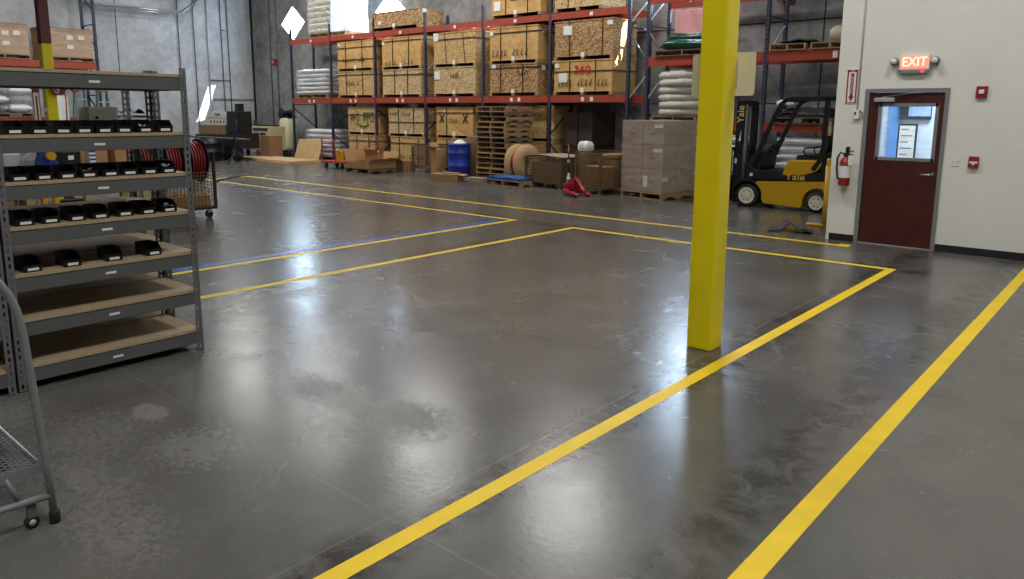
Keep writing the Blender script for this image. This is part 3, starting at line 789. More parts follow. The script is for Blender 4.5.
tag(b.build('plastic_cover', 'bag', None, (-9.12, 17.0, 2.83)), 'crumpled pale plastic cover on top of the white hose coils', 'plastic cover')
# green wrapped bundles and sundries on the second rack's upper shelf
pallet(-8.95, 16.42, 3.202, 'grey old pallet under the dark green wrapped rolls', 1.5, 1.1, m='wood_old')
for k, (dy, dz, lab) in enumerate(((.22, 0, 'front'), (.62, 0, 'rear'), (.42, .19, 'upper'))):
    b = MB(); b.grid(24, 16, lambda u, v: (-.68+1.36*u, (.17+.02*math.sin(13*u+k))*math.cos(2*PI*v)*min(1, 5*min(u, 1-u)+.35), .12*(math.sin(2*PI*v)*min(1, 5*min(u, 1-u)+.35))+.13+.02*math.sin(5*u+k)))
    tag(b.build('wrapped_roll', 'green', None, (-8.98+.04*k, 16.42+dy, 3.335+dz)), '%s dark green film-wrapped roll beside the near column top' % lab, 'roll', 'green wrapped rolls')
tag(MB().tube([(0, 0, 0), (0, 0, .42), (.05, 0, .5), (.14, 0, .54), (.5, 0, .54)], .018, 8).build('bent_tube', 'dkgrey', None, (-8.75, 17.5, 3.61)), 'thin bent grey tube standing behind the green rolls', 'tube')
t = tag(MB().box(-.52, .5, 0, .05, 0, 1.2).build('pink_board', 'pink', None, (-9.2, 17.42, 3.203), .01), 'pink board behind the green rolls on the second rack', 'board')  # plain pink board behind the rolls
pallet(-6.42, 16.42, 3.202, 'thin wooden pallet on the second rack above the lift truck, left of two', .8, 1.1)
pallet(-5.52, 16.42, 3.202, 'thin wooden pallet on the second rack above the lift truck, right of two', .8, 1.1)
b = MB(); b.grid(20, 10, lambda u, v: (-.42+.84*u, .7*v, .03+.09*math.sin(PI*u)**.6*math.sin(PI*min(1, v+.1))+.012*math.sin(14*u+6*v)))
b.grid(20, 10, lambda u, v: (-.42+.84*u, .7*v, 0))
tag(b.build('folded_tarp', 'green', None, (-6.25, 16.5, 3.346)), 'folded dark green tarp on the pallets above the yellow lift truck', 'tarp')
tag(bag_mesh(.5, .6, .36, 5).build('filled_bag', 'bagcream', None, (-5.33, 16.6, 3.346)), 'single pale filled bag at the right end of the second rack', 'bag')
pallet(-6.0, 16.42, 1.622, 'wooden pallet on the second rack behind the lift truck roof', 1.3, 1.1, m='wood_old')
b = MB(); b.grid(22, 12, lambda u, v: (-.58+1.16*u, .9*v, .05+.17*min(1, 6*min(u, 1-u))*min(1, 6*min(v, 1-v)+.3)+.012*math.sin(15*u+5*v)))
b.grid(22, 12, lambda u, v: (-.58+1.16*u, .9*v, 0)); b.box(-.57, .57, .02, .88, 0, .07)
tag(b.build('black_wrapped_load', 'rubber', None, (-5.98, 16.5, 1.765)), 'low load under black plastic on the rack behind the lift truck', 'load')
tag(bag_mesh(.4, .35, .16, 9).build('filled_bag', 'bag', None, (-6.4, 16.47, 1.99)), 'small white bag on the black covered load behind the lift truck', 'bag')

# pallet of wrapped cartons in the aisle
PX, PY, PR = -8.50, 14.03, -.15
pallet(PX, PY, 0, 'wooden pallet under the film-wrapped cartons at the end of the rack', 1.13, 1.16, PR)
def loc(px, py): return (PX+px*math.cos(PR)-py*math.sin(PR), PY+px*math.sin(PR)+py*math.cos(PR))
for k in range(3):
    for i in range(2):
        for j in range(2):
            x, y = loc(-.283+.566*i, .012+.578*j)
            lab = 'pale carton in the wrapped block of cartons, %s tier, %s %s' % (('bottom', 'middle', 'top')[k], ('front', 'rear')[j], ('left', 'right')[i])
            t = thing('carton', lab, 'box', (x, y, .1435+k*.513), PR, 'cartons wrapped on a pallet')
            MB().box(-.274, .274, .006, .566, 0, .506).build('body', 'card_pale', t, bevel=.012)
            MB().box(-.274, .274, .27, .30, .505, .508).box(-.016, .016, .003, .007, .01, .50).build('tape_strip', 'card', t)
            if j == 0 and i == 1: MB().box(*((.02, .25, 0, .0055, .36, .43) if k else (-.24, -.12, 0, .0055, .12, .36))).build('paper_label', 'label', t)
            if i == 1 and j == 0 and k == 0: MB().box(.274, .277, .02, .2, .26, .34).build('paper_label', 'label', t)
            MB().box(-.06, .06, .003, .007, .22, .245).build('hand_hole', 'rubber', t)
b = MB(); cs = [(-.572, -.0), (.572, -.0), (.572, 1.17), (-.572, 1.17)]
for (ax, ay), (bx, by) in zip(cs, cs[1:]+cs[:1]):
    b.grid(10, 12, lambda u, v, ax=ax, ay=ay, bx=bx, by=by: (ax+(bx-ax)*u, ay+(by-ay)*u+(.004*math.sin(21*v+4*u)), 1.55*v))
b.grid(6, 6, lambda u, v: (-.572+1.144*u, 1.17*v, 1.55+.012*math.sin(9*u)*math.sin(8*v)))
o = b.build('stretch_wrap', 'filmthin', None, (PX, PY, .142)); o.rotation_euler = (0, 0, PR)
tag(o, 'clear stretch wrap pulled round the block of pale cartons', 'plastic wrap')

# stack of empty pallets by the rack
for k in range(14):
    pallet(-14.1+random.uniform(-.03, .03), 15.3+random.uniform(-.03, .03), k*.1425, 'empty pallet in the tall stack beside the wooden cable reel, %s from the floor' % ORD[k], 1.1, 1.15, random.uniform(-.02, .02), 'wood' if k not in (3, 7, 12) else 'wood_old', 'tall stack of empty pallets')

# cable reel
t = thing('cable_reel', 'wooden cable reel with red cable leaning by the pallet stack', 'reel', (-12.95, 15.3, 0), math.radians(-6))
for sx in (-.17, .17):
    f = MB().lathe([(.05, -.022), (.5, -.022), (.5, .022), (.05, .022), (.05, -.022)], 48, axis_x((sx, 0, .5)), caps=False).build('flange', 'ply', t)
    MB().lathe([(.05, -.03), (.075, -.03), (.075, .03), (.05, .03)], 20, axis_x((sx, 0, .5)), caps=False).build('hub_ring', 'strap', f)
MB().lathe([(.2, -.15), (.2, .15)], 30, axis_x((0, 0, .5)), caps=False).build('drum', 'wood', t)
w = MB()
for ly in range(4):
    pts = []
    for k in range(24*9+1):
        a = 2*PI*k/24; pts.append((-.13+.26*k/(24*9), (.22+.033*ly)*math.cos(a), .5+(.22+.033*ly)*math.sin(a)))
    w.tube(pts, .016, 6)
w.build('red_cable', 'redcable', t)

# low pallet with a blue board
pallet(-12.5, 13.98, 0, 'low wooden pallet carrying a folded blue tarp in the aisle', 1.25, .85, -.08)
b = MB(); b.grid(26, 12, lambda u, v: (-.58+1.16*u, .02+.78*v, .065+.012*math.sin(12*u+3*v)+.01*math.sin(17*v)))
b.grid(26, 12, lambda u, v: (-.58+1.16*u, .02+.78*v, 0)); b.box(-.58, .58, .02, .8, 0, .055)
o = tag(b.build('folded_tarp', 'bluetarp', None, (-12.5, 13.98, .1435)), 'folded blue tarp lying on the low pallet in the aisle', 'tarp'); o.rotation_euler = (0, 0, -.08)

# wire baskets
def wire_basket(x, y, rz, w, d, h, label, gate=1.0):
    t = thing('wire_basket', label, 'basket', (x, y, 0), rz)
    def panel(a, b, z0, z1, nm='mesh_panel'):
        a = Vector(a); b = Vector(b); n = max(2, int((b-a).length/.065)); q = MB()
        for k in range(n+1):
            p = a.lerp(b, k/n); q.bar((p.x, p.y, z0), (p.x, p.y, z1), .010)
        m = max(2, int((z1-z0)/.065))
        for k in range(m+1):
            z = z0+(z1-z0)*k/m; q.bar((a.x, a.y, z), (b.x, b.y, z), .012 if 0 < k < m else .022)
        q.build(nm, 'wire', t)
    z0 = .14
    panel((-w/2, 0, 0), (w/2, 0, 0), z0, h*gate); panel((-w/2, d, 0), (w/2, d, 0), z0, h)
    panel((-w/2, 0, 0), (-w/2, d, 0), z0, h); panel((w/2, 0, 0), (w/2, d, 0), z0, h)
    fl = MB().box(-w/2, w/2, 0, d, z0-.02, z0); fl.build('floor_tray', 'wire', t)
    for sx in (-1, 1):
        for yy in (0, d):
            MB().box(sx*w/2-.025, sx*w/2+.025, yy-.025, yy+.025, 0, h).box(sx*w/2-.05, sx*w/2+.05, yy-.05, yy+.05, 0, .03).build('corner_post', 'wire', t)
    return t
wire_basket(-17.05, 15.45, 0, 1.0, .8, .78, 'empty grey-brown wire basket in front of the crates, left of the blue drum')
wire_basket(-11.47, 14.32, -.1, 1.2, 1.0, .76, 'wide wire basket beside the red pallet truck, right of the cable reel')
wire_basket(-9.85, 13.95, -.15, .76, 1.15, .95, 'tall wire basket holding cardboard, left of the wrapped cartons', .82)
# what the baskets hold
def carton(x, y, z, w, d, h, label, rz=0.0, m='card', flaps=(), group=None, open_top=False):
    t = thing('cardboard_box', label, 'box', (x, y, z), rz, group)
    if not open_top:
        MB().box(-w/2, w/2, 0, d, 0, h).build('body', m, t, bevel=.006)
        MB().box(-w/2-.001, w/2+.001, d*.5-.025, d*.5+.025, h-.001, h+.002).build('tape_strip', 'card_pale', t)
    else:
        e = .012; b = MB().box(-w/2, w/2, 0, e, 0, h).box(-w/2, w/2, d-e, d, 0, h).box(-w/2, -w/2+e, e, d-e, 0, h).box(w/2-e, w/2, e, d-e, 0, h).box(-w/2, w/2, 0, d, 0, e)
        b.build('body', m, t)
    for sd, ln, ang in flaps:                # side, length, outward tilt from vertical in degrees
        a = math.radians(ang); s, c = math.sin(a)*ln, math.cos(a)*ln; f = MB()
        if sd in 'fb':
            yy, sg = (0, -1) if sd == 'f' else (d, 1)
            pts = [(-w/2, yy, h), (w/2, yy, h), (w/2-.02, yy+sg*s, h+c), (-w/2+.02, yy+sg*s, h+c)]; n = Vector((0, .006, .003))
        else:
            xx, sg = (-w/2, -1) if sd == 'l' else (w/2, 1)
            pts = [(xx, 0, h), (xx, d, h), (xx+sg*s, d-.02, h+c), (xx+sg*s, .02, h+c)]; n = Vector((.006, 0, .003))
        vs = [Vector(p) for p in pts]+[Vector(p)+n for p in pts]
        f._add(vs, [(0, 1, 2, 3), (7, 6, 5, 4), (0, 1, 5, 4), (1, 2, 6, 5), (2, 3, 7, 6), (3, 0, 4, 7)]); f.build('flap', m, t)
    return t
carton(-9.87, 14.05, .141, .64, .5, .48, 'cardboard box standing inside the tall wire basket', -.15, 'card')
carton(-9.76, 14.60, .141, .64, .42, .62, 'rear cardboard box inside the tall wire basket', -.15, 'card_dk')
tag(bag_mesh(.55, .45, .16, 3).build('paper_sack', 'brownbag', None, (-9.71, 14.58, .765)), 'brown paper sack on top of the tall wire basket contents', 'sack')
carton(-11.45, 14.42, .141, 1.0, .75, .50, 'flattened cardboard filling the wide wire basket', -.1, 'card_dk')
b = MB(); b.grid(10, 6, lambda u, v: (-.62+1.24*u, .1+.9*v, .018*math.sin(5*u))); b.grid(10, 6, lambda u, v: (-.62+1.24*u, .1+.9*v, .018*math.sin(5*u)+.012))
o = tag(b.build('cardboard_sheet', 'card_pale', None, (-11.5, 14.35, .775)), 'loose cardboard sheet laid over the wide wire basket', 'cardboard'); o.rotation_euler = (0, 0, -.1)
carton(-10.72, 14.9, 0, .4, .5, .85, 'dark box standing between the two wire baskets', 0, 'card_dk')
tag(bag_mesh(.30, .26, .30, 12).build('filled_bag', 'bag', None, (-10.75, 14.98, .855)), 'crumpled white bag on the dark box between the wire baskets', 'bag')

# red pallet truck
t = thing('pallet_truck', 'red hand pallet truck with upright handle in front of the wire baskets', 'pallet truck', (-10.1, 13.6, 0), math.radians(-24))
for sy in (-.19, .19):
    f = MB().prism([(.05, .10), (.08, .16), (.2, .12), (.62, .09), (.70, .05), (.42, .045), (.05, .06)], 'y', sy-.06, sy+.06).build('fork', 'redtruck', t, bevel=.006)
    MB().lathe([(.03, -.05), (.04, -.045), (.04, .045), (.03, .05)], 16, axis_y((.58, sy, .041))).build('roller', 'black', f)
MB().box(-.02, .08, -.2, .2, .12, .26).prism([(-.02, .26), (.08, .26), (.06, .36), (0, .36)], 'y', -.08, .08).prism([(.03, .20), (.02, .40), (.09, .40), (.5, .13), (.5, .09), (.2, .12)], 'y', .10, .19).build('head_frame', 'redtruck', t, bevel=.008)
for sy in (-.07, .07):
    MB().lathe([(.05, -.03), (.1, -.028), (.1, .028), (.05, .03)], 22, axis_y((-.06, sy, .1))).build('steer_wheel', 'black', t)
MB().lathe([(.055, .08), (.055, .40), (.03, .41), (.03, .5)], 18, Matrix.Translation((-.06, 0, 0))).build('pump', 'galv', t)
hb = MB().tube([(-.06, 0, .44), (-.08, 0, .95)], .02, 10); hb.build('handle_bar', 'black', t)
MB().tube([(-.08, 0, .95), (-.085, .09, 1.02), (-.095, .11, 1.12), (-.1, .06, 1.17), (-.1, -.06, 1.17), (-.095, -.11, 1.12), (-.085, -.09, 1.02)], .014, 8, True).build('handle_loop', 'black', t)
MB().box(-.11, -.08, -.012, .012, .98, 1.16).build('release_lever', 'fork_yellow', t)
MB().box(-.1, -.06, -.025, .025, .74, .80).build('paper_label', 'label', t)

t.scale = (.9, .85, .97)
# blue drum and the cardboard round it
t = thing('plastic_drum', 'blue open plastic drum full of waste in front of the crossed crate', 'drum', (-15.55, 15.5, 0))
MB().lathe([(.29, 0), (.32, .02), (.33, .25), (.345, .27), (.345, .30), (.33, .32), (.33, .62), (.345, .64), (.345, .67), (.33, .69), (.325, .88), (.34, .9), (.34, .94), (.31, .94), (.31, .05), (.01, .05)], 36, caps=False).build('body', 'bluebar', t)
MB().lathe([(.342, .88), (.352, .885), (.352, .915), (.342, .92)], 36, caps=False).build('rim_ring', 'bluebar', t)
b = MB(); b.grid(18, 10, lambda u, v: (.24*v*math.cos(2*PI*u), .24*v*math.sin(2*PI*u), .88+.16*(1-v*v)+.025*math.sin(6*PI*u)*v)); b.lathe([(.24, .88), (.2, .06)], 18)
tag(b.build('waste_bag', 'bag', None, (-15.55, 15.5, 0)), 'white plastic waste bag bulging out of the blue drum', 'bag')
carton(-15.45, 15.95, 0, .45, .4, 1.12, 'tall brown box behind the blue drum, topped by loose cardboard', .15, 'card_dk', flaps=(('l', .35, 62), ('r', .3, 75)))
carton(-16.45, 15.3, 0, .36, .3, .74, 'narrow brown box standing left of the blue drum', -.3, 'card', flaps=(('l', .22, 35), ('f', .22, 60)))

carton(-14.5, 13.85, 0, .86, .36, .19, 'long flat carton lying in the aisle in front of the blue drum', .22, 'card', flaps=(('r', .16, 100),))
o = tag(MB().box(-.22, .22, 0, .24, 0, .03).box(-.22, -.2, 0, .24, .03, .07).build('cardboard_tray', 'card_pale', None, (-14.42, 13.95, .1925)), 'pale cardboard lid lying on the long flat carton', 'box'); o.rotation_euler = (.0, 0, .22)
b = MB().box(-.26, .26, 0, .3, 0, .05); o = tag(b.build('cardboard_tray', 'card_pale', None, (-14.2, 14.75, .0), .004), 'small flattened carton behind the long flat carton', 'box'); o.rotation_euler = (.0, 0, .3)

# big open box on the floor, cart and hand truck
pallet(-18.22, 13.82, 0, 'pallet under the big open cardboard box near the red cart', 1.08, 1.1, .02, 'wood_old')
carton(-18.22, 13.83, .1435, 1.06, 1.08, .19, 'big low open cardboard box with raised flaps beside the red cart', .02, 'card', flaps=(('l', .38, 22), ('r', .2, 60), ('b', .3, 25)), open_top=True)
carton(-18.1, 14.3, .157, .42, .4, .42, 'smaller open box standing inside the big low box', .5, 'card', flaps=(('l', .22, 20), ('r', .22, 20), ('f', .2, 50)), open_top=True)
carton(-17.85, 15.1, 0, .5, .5, .30, 'low cardboard box between the big open box and the wire basket', .1, 'card_dk', flaps=(('f', .25, 60),), open_top=True)
t = thing('platform_cart', 'red-orange platform cart with a rail handle in front of the bag stack', 'cart', (-20.1, 14.25, 0))
MB().box(-.56, .56, 0, .62, .20, .25).build('deck', 'cart', t, bevel=.01)
MB().tube([(-.54, .03, .25), (-.54, .03, .92), (-.50, .03, .97), (.02, .03, .97), (.08, .03, .93), (.16, .03, .80), (.18, .03, .25)], .02, 8).tube([(-.54, .03, .60), (.17, .03, .60)], .016, 8).tube([(-.54, .03, .80), (.15, .03, .80)], .012, 8).build('handle_rail', 'cart', t)
for sx in (-.42, .42):
    for yy in (.1, .52):
        c = MB().box(sx-.03, sx+.03, yy-.03, yy+.03, .11, .2).build('caster', 'dkgrey', t)
        MB().lathe([(.03, -.022), (.08, -.02), (.08, .02), (.03, .022)], 18, axis_y((sx, yy, .08))).build('wheel', 'rubber', c)
t = thing('jerrycan', 'yellow plastic can standing on the red platform cart', 'can', (-19.98, 14.5, .25))
MB().box(-.11, .11, -.07, .07, 0, .32).prism([(-.11, .32), (.11, .32), (.06, .37), (-.06, .37)], 'y', -.07, .07).build('body', 'fork_yellow', t, bevel=.015)
MB().lathe([(.03, .36), (.03, .40)], 12, Matrix.Translation((.04, 0, 0))).build('cap', 'red', t)
t = thing('hand_truck', 'red hand truck with looped handle leaning at the crate behind the open box', 'hand truck', (-19.75, 15.55, 0))
for sx in (-.2, .2): MB().tube([(sx, 0, .05), (sx, .15, .78), (sx*.9, .17, .95), (sx*.5, .18, 1.04)], .018, 8).build('rail', 'cart', t)
MB().tube([(-.1, .18, 1.04), (0, .18, 1.06), (.1, .18, 1.04)], .018, 8).tube([(-.2, .06, .35), (.2, .06, .35)], .014, 8).tube([(-.2, .1, .55), (.2, .1, .55)], .014, 8).tube([(-.2, .14, .75), (.2, .14, .75)], .014, 8).bar((-.2, .05, .32), (.2, .14, .75), .016).build('crossbars', 'cart', t)
MB().box(-.22, .22, -.2, .02, 0.0, .02).build('toe_plate', 'cart', t)
for sx in (-.26, .26): MB().lathe([(.05, -.03), (.12, -.028), (.12, .028), (.05, .03)], 18, axis_x((sx, .1, .12))).build('wheel', 'rubber', t)

# ------------------------------------------------------------------ lift truck (forks to -X, near side at y = 0)
t = thing('forklift', 'yellow and black forklift parked behind the white wall, facing left', 'forklift', (-5.5, 14.25, 0))
W = 1.05
def wheel(x, y0, y1, r, nm):
    w = MB().lathe([(r*.55, y0-y1), (r*.96, y0-y1), (r, y0-y1+.02), (r, -.02), (r*.96, 0), (r*.55, 0)], 40, axis_y((x, y0, r)))
    o = w.build(nm, 'rubber', t)
    MB().lathe([(.02, .006), (r*.26, .010), (r*.30, .001), (r*.60, .001), (r*.64, .012), (r*.70, .012), (r*.70, -.03)], 32, axis_y((x, y0, r))).build('rim', 'rim', o)
    nn = MB()
    for k in range(6):
        a = k*PI/3; nn.lathe([(.012, 0), (.012, .02)], 8, axis_y((x+r*.44*math.cos(a), y0, r+r*.44*math.sin(a))))
    nn.build('wheel_nut', 'dkgrey', o)
wheel(-.69, 0.0, .2, .232, 'front_wheel'); wheel(.67, .02, .18, .192, 'rear_wheel')
wheel(-.69, W-.2, W, .232, 'front_wheel'); wheel(.67, W-.18, W-.02, .192, 'rear_wheel')
def arc(cx, cz, r, a0, a1, n=10): return [(cx+r*math.cos(math.radians(a0+(a1-a0)*k/n)), cz+r*math.sin(math.radians(a0+(a1-a0)*k/n))) for k in range(n+1)]
side = [(-.36, .10), (.36, .07)]+[(.40, .12)]+arc(.67, .19, .27, 175, 60, 10)+[(.86, .60), (-.62, .52)]+arc(-.69, .232, .29, 78, -10, 9)
MB().prism(side, 'y', .045, W-.045).build('lower_body', 'fork_yellow', t, bevel=.012)
MB().prism(arc(.67, .19, .268, 60, 0, 4)+[(1.0, .25), (1.12, .34), (1.12, .98), (1.02, 1.04), (.80, 1.04), (.80, .62)], 'y', .03, W-.03).build('counterweight', 'fork_yellow', t, bevel=.03)
MB().prism([(-.72, .55), (.80, .61), (.80, .80), (.62, .74), (.40, .68), (.16, .66), (-.05, .68), (-.10, .75), (-.56, .74), (-.68, .86), (-.80, .86)], 'y', .035, W-.035).build('deck_panel', 'black', t, bevel=.01)
MB().prism([(-.02, .67), (.40, .685), (.64, .78), (.72, .93), (.72, .985), (.10, .97), (.03, .86)], 'y', .04, W-.04).build('seat_hood', 'fork_yellow', t, bevel=.025)
MB().prism([(.70, .72), (.84, .80), (.84, 1.12), (.72, 1.12)], 'y', .05, W-.05).build('hood_end', 'black', t, bevel=.01)
fd = MB().prism(arc(-.69, .232, .29, 165, 60, 10)+arc(-.69, .232, .33, 60, 165, 10), 'y', -.01, .22).prism(arc(-.69, .232, .29, 165, 60, 10)+arc(-.69, .232, .33, 60, 165, 10), 'y', W-.22, W+.01)
fd.build('fender', 'black', t)
MB().prism([(-.82, .55), (-.62, .55), (-.50, .80), (-.46, 1.08), (-.60, 1.12), (-.74, .95)], 'y', .16, W-.16).build('dash_cowl', 'black', t, bevel=.015)
cv = MB().tube([(-.52, .5, 1.02), (-.36, .5, 1.22)], .03, 10)
st = cv.build('steering_column', 'black', t)
T = Matrix.Translation((-.34, .5, 1.24)) @ Matrix.Rotation(-.75, 4, 'Y')
sw = MB().tube([T @ Vector((.17*math.cos(2*PI*k/24), .17*math.sin(2*PI*k/24), 0)) for k in range(24)], .016, 8, True)
for k in range(3): sw.tube([T @ Vector((0, 0, 0)), T @ Vector((.17*math.cos(k*2.1), .17*math.sin(k*2.1), 0))], .012, 6)
sw.build('steering_wheel', 'rubber', t)
lv = MB()
for k in range(3): lv.tube([(-.48, .62+.07*k, 1.05), (-.42, .62+.07*k, 1.27)], .009, 6)
lv.build('control_lever', 'black', t)
MB().prism([(.12, .96), (.62, .97), (.66, 1.02), (.62, 1.07), (.16, 1.06)], 'y', .28, .80).build('seat', 'rubber', t, bevel=.02)
MB().prism([(.54, 1.03), (.66, 1.03), (.78, 1.46), (.72, 1.50), (.64, 1.44)], 'y', .29, .79).build('backrest', 'rubber', t, bevel=.025)
for yy in (.26, .82): MB().tube([(.58, yy, 1.06), (.34, yy, 1.06), (.28, yy, 1.13), (.32, yy, 1.20), (.56, yy, 1.22)], .018, 8).build('armrest', 'rubber', t)
gp = [(-.62, .86), (-.42, 1.35), (-.22, 1.84), (-.13, 2.02), (-.04, 2.10), (.08, 2.13), (1.0, 2.13)]
for yy in (.06, W-.06):
    g = MB()
    for (a, b), (c_, d_) in zip(gp, gp[1:]): g.bar((a, yy, b), (c_, yy, d_), .07, .06, (0, 1, 0))
    g.build('overhead_guard_leg', 'black', t)
    g = MB()
    for (a, b), (c_, d_) in zip([(.74, 2.13), (.72, 1.55), (.74, 1.2), (.70, 1.02)], [(.72, 1.55), (.74, 1.2), (.70, 1.02), (.56, .80)]): g.bar((a, yy, b), (c_, yy, d_), .085, .06, (0, 1, 0))
    g.build('overhead_guard_leg', 'black', t)
g = MB()
for x in (-.02, .12, .26, .40, .54, .68, .82): g.bar((x, .06, 2.12), (x, W-.06, 2.12), .03, .03)
g.bar((.98, .03, 2.12), (.98, W-.03, 2.12), .06, .06).bar((-.04, .03, 2.09), (-.04, W-.03, 2.09), .05, .05)
g.build('overhead_guard_roof', 'black', t)
MB().box(-.16, -.04, .02, .12, 1.93, 2.02).build('work_light', 'black', t, bevel=.01)
MB().lathe([(.01, -.34), (.13, -.32), (.15, -.28), (.15, .28), (.13, .32), (.01, .34)], 26, Matrix.Translation((.98, .52, 1.21)) @ Matrix.Rotation(PI/2, 4, 'X')).build('gas_bottle', 'cream', t)
MB().box(.74, .80, .12, .18, 1.45, 1.70).build('rear_lamp', 'tan', t, bevel=.006)
# mast and forks
for yy in (.20, W-.20):
    MB().box(-1.06, -.94, yy-.045, yy+.045, .05, 2.10).box(-1.01, -.90, yy-.03 if yy > .5 else yy-.05, yy+.05 if yy > .5 else yy+.03, .1, 2.06).build('mast_channel', 'black', t)
    MB().lathe([(.045, .3), (.045, 1.2), (.03, 1.22), (.03, 2.02)], 14, Matrix.Translation((-.87, yy, 0))).build('lift_cylinder', 'dkgrey', t)
for z0, z1 in ((1.98, 2.10), (.25, .36), (1.1, 1.2)): MB().box(-1.05, -.95, .16, W-.16, z0, z1).build('mast_crossmember', 'black', t)
MB().tube([(-.95, .46, .35), (-.95, .46, 2.0)], .014, 6).tube([(-.95, .59, .35), (-.95, .59, 2.0)], .014, 6).build('lift_chain', 'dkgrey', t)
cr = MB().box(-1.14, -1.07, .06, W-.06, .12, .22).box(-1.14, -1.07, .06, W-.06, .48, .58)
for k in range(6): cr.box(-1.13, -1.09, .1+.16*k, .13+.16*k, .2, 1.15)
cr.box(-1.14, -1.08, .06, W-.06, 1.12, 1.17); cr.build('load_backrest', 'black', t)
for yy in (.28, W-.28):
    MB().prism([(-1.15, .60), (-1.19, .60), (-1.19, .10), (-2.15, .075), (-2.25, .06), (-2.15, .055), (-1.15, .055)], 'y', yy-.06, yy+.06).build('fork', 'black', t)
MB().box(-1.045, -1.0, .148, .155, .85, .95).build('paper_label', 'label', t)
MB().prism([(-.985, 1.30), (-.945, 1.30), (-.945, 1.52)], 'y', .145, .155).build('warning_triangle', 'label', t)
text('Yale', .20, (-.965, .150, 1.83), (PI/2, -PI/2, 0), 'gold', t, depth=.003, sx=1.0, bold=.0015)
text('Yale', .17, (.24, .038, .648), FRONT, 'gold', t, depth=.004, sx=1.3, bold=.0015)
MB().box(-.66, -.60, .03, .045, .62, .68).build('paper_label', 'label', t)
# pale load just left of the mast


# ------------------------------------------------------------------ boltless shelving
LV = [2.105, 1.685, 1.385, 1.095, .785, .485, .170]
def post_mb(x, y, sx, sy, h):
    """slotted angle post, corner at (x, y), flanges running to sx (along x) and sy (along y)"""
    b = MB(); w = .048; tk = .003
    def flange(ax):
        def bx(u0, u1, z0, z1):
            if ax == 'y': b.box(min(x, x+sx*tk), max(x, x+sx*tk), min(y+sy*u0, y+sy*u1), max(y+sy*u0, y+sy*u1), z0, z1)
            else: b.box(min(x+sx*u0, x+sx*u1), max(x+sx*u0, x+sx*u1), min(y, y+sy*tk), max(y, y+sy*tk), z0, z1)
        bx(0, .018, 0, h); bx(.031, w, 0, h)
        z = 0.0
        while z < h:
            bx(.018, .031, z, min(h, z+.022)); z += .0508
    flange('x'); flange('y')
    return b
def shelf(x, y0, y1, label, levels=LV, dep=.61, rz=0, h=2.15):
    """front plane at x, running y0..y1, going back towards -x"""
    t = thing('storage_shelf', label, 'shelf', (x, y0, 0))
    L = y1-y0
    for (px, sx) in ((0, -1), (-dep, 1)):
        for (py, sy) in ((0, 1), (L, -1)):
            post_mb(px, py, sx, sy, h).build('post', 'post', t)
            MB().box(min(px, px+sx*.05), max(px, px+sx*.05), min(py, py+sy*.05), max(py, py+sy*.05), 0, .004).build('foot_plate', 'dkgrey', t)
    for z in levels:
        for px, sx in ((-.004, -1), (-dep+.004, 1)):
            o = MB().box(min(px, px+sx*.028), max(px, px+sx*.028), .012, L-.012, z-.115, z-.022).box(min(px, px+sx*.04), max(px, px+sx*.04), .012, L-.012, z-.03, z-.022).build('beam', 'dkgrey', t, bevel=.002, seg=1)
            if px > -.1: MB().box(px, px+.0015, L/2-.035, L/2+.035, z-.080, z-.064).build('shelf_label', 'label', o)
        for py in (.006, L-.034):
            MB().box(-dep+.03, -.03, py, py+.028, z-.115, z-.022).build('side_beam', 'dkgrey', t)
        MB().box(-dep+.006, -.006, .006, L-.006, z-.021, z).build('deck', 'particle', t)
    return t
SX = -5.5
shelf(SX, 1.385, 2.645, 'grey boltless shelving unit with rows of black bins, nearest and fully in view')
shelf(SX, .15, 1.375, 'grey boltless shelving unit at the left picture edge, beside the one with black bins')
shelf(SX-.63, 1.50, 2.72, 'grey boltless shelving unit standing back to back behind the one with black bins', LV[1:])

def bin_mb(w, d, h):
    b = MB(); e = .003
    out = [(0, 0), (-d, 0), (-d-.004, h), (-.055, h), (.004, h*.52)]
    for sy in (-1, 1):
        a, c = sy*w/2, sy*(w/2-e); b.prism(out, 'y', min(a, c), max(a, c))
    b.box(-d, 0, -w/2, w/2, 0, e); b.box(-d-.002, -d+e, -w/2, w/2, 0, h)
    b.prism([(-e, 0), (0, 0), (.004, h*.52), (0, h*.52)], 'y', -w/2, w/2)
    b.box(-.002, .012, -w/2, w/2, h*.48, h*.54)
    b.box(-d-.012, -d, -w/2, w/2, h*.92, h)
    for sy in (-1, 1): b.box(-d, -.055, min(sy*w/2, sy*(w/2+.006)), max(sy*w/2, sy*(w/2+.006)), h*.93, h)
    return b
def make_bin(w=.108, d=.19, h=.088):
    t = thing('storage_bin', 'bin', 'bin')
    bin_mb(w, d, h).build('body', 'binblack', t)
    MB().box(.0045, .006, -w*.30, w*.30, h*.12, h*.32).build('bin_label', 'label', t)
    return t
b0 = None
rows = [(1, [1.53, 1.67, 1.81, 1.94, 2.07, 2.20, 2.345, 2.485], 'second shelf from the top'),
        (2, [1.53, 1.67, 1.81, 1.945, 2.085, 2.215, 2.355, 2.49], 'third shelf from the top'),
        (3, [1.535, 1.685, 1.845, 1.995, 2.16, 2.32, 2.475], 'fourth shelf from the top'),
        (4, [1.55, 1.79, 2.06, 2.34], 'fifth shelf from the top')]
NTH = ['first', 'second', 'third', 'fourth', 'fifth', 'sixth', 'seventh', 'eighth']
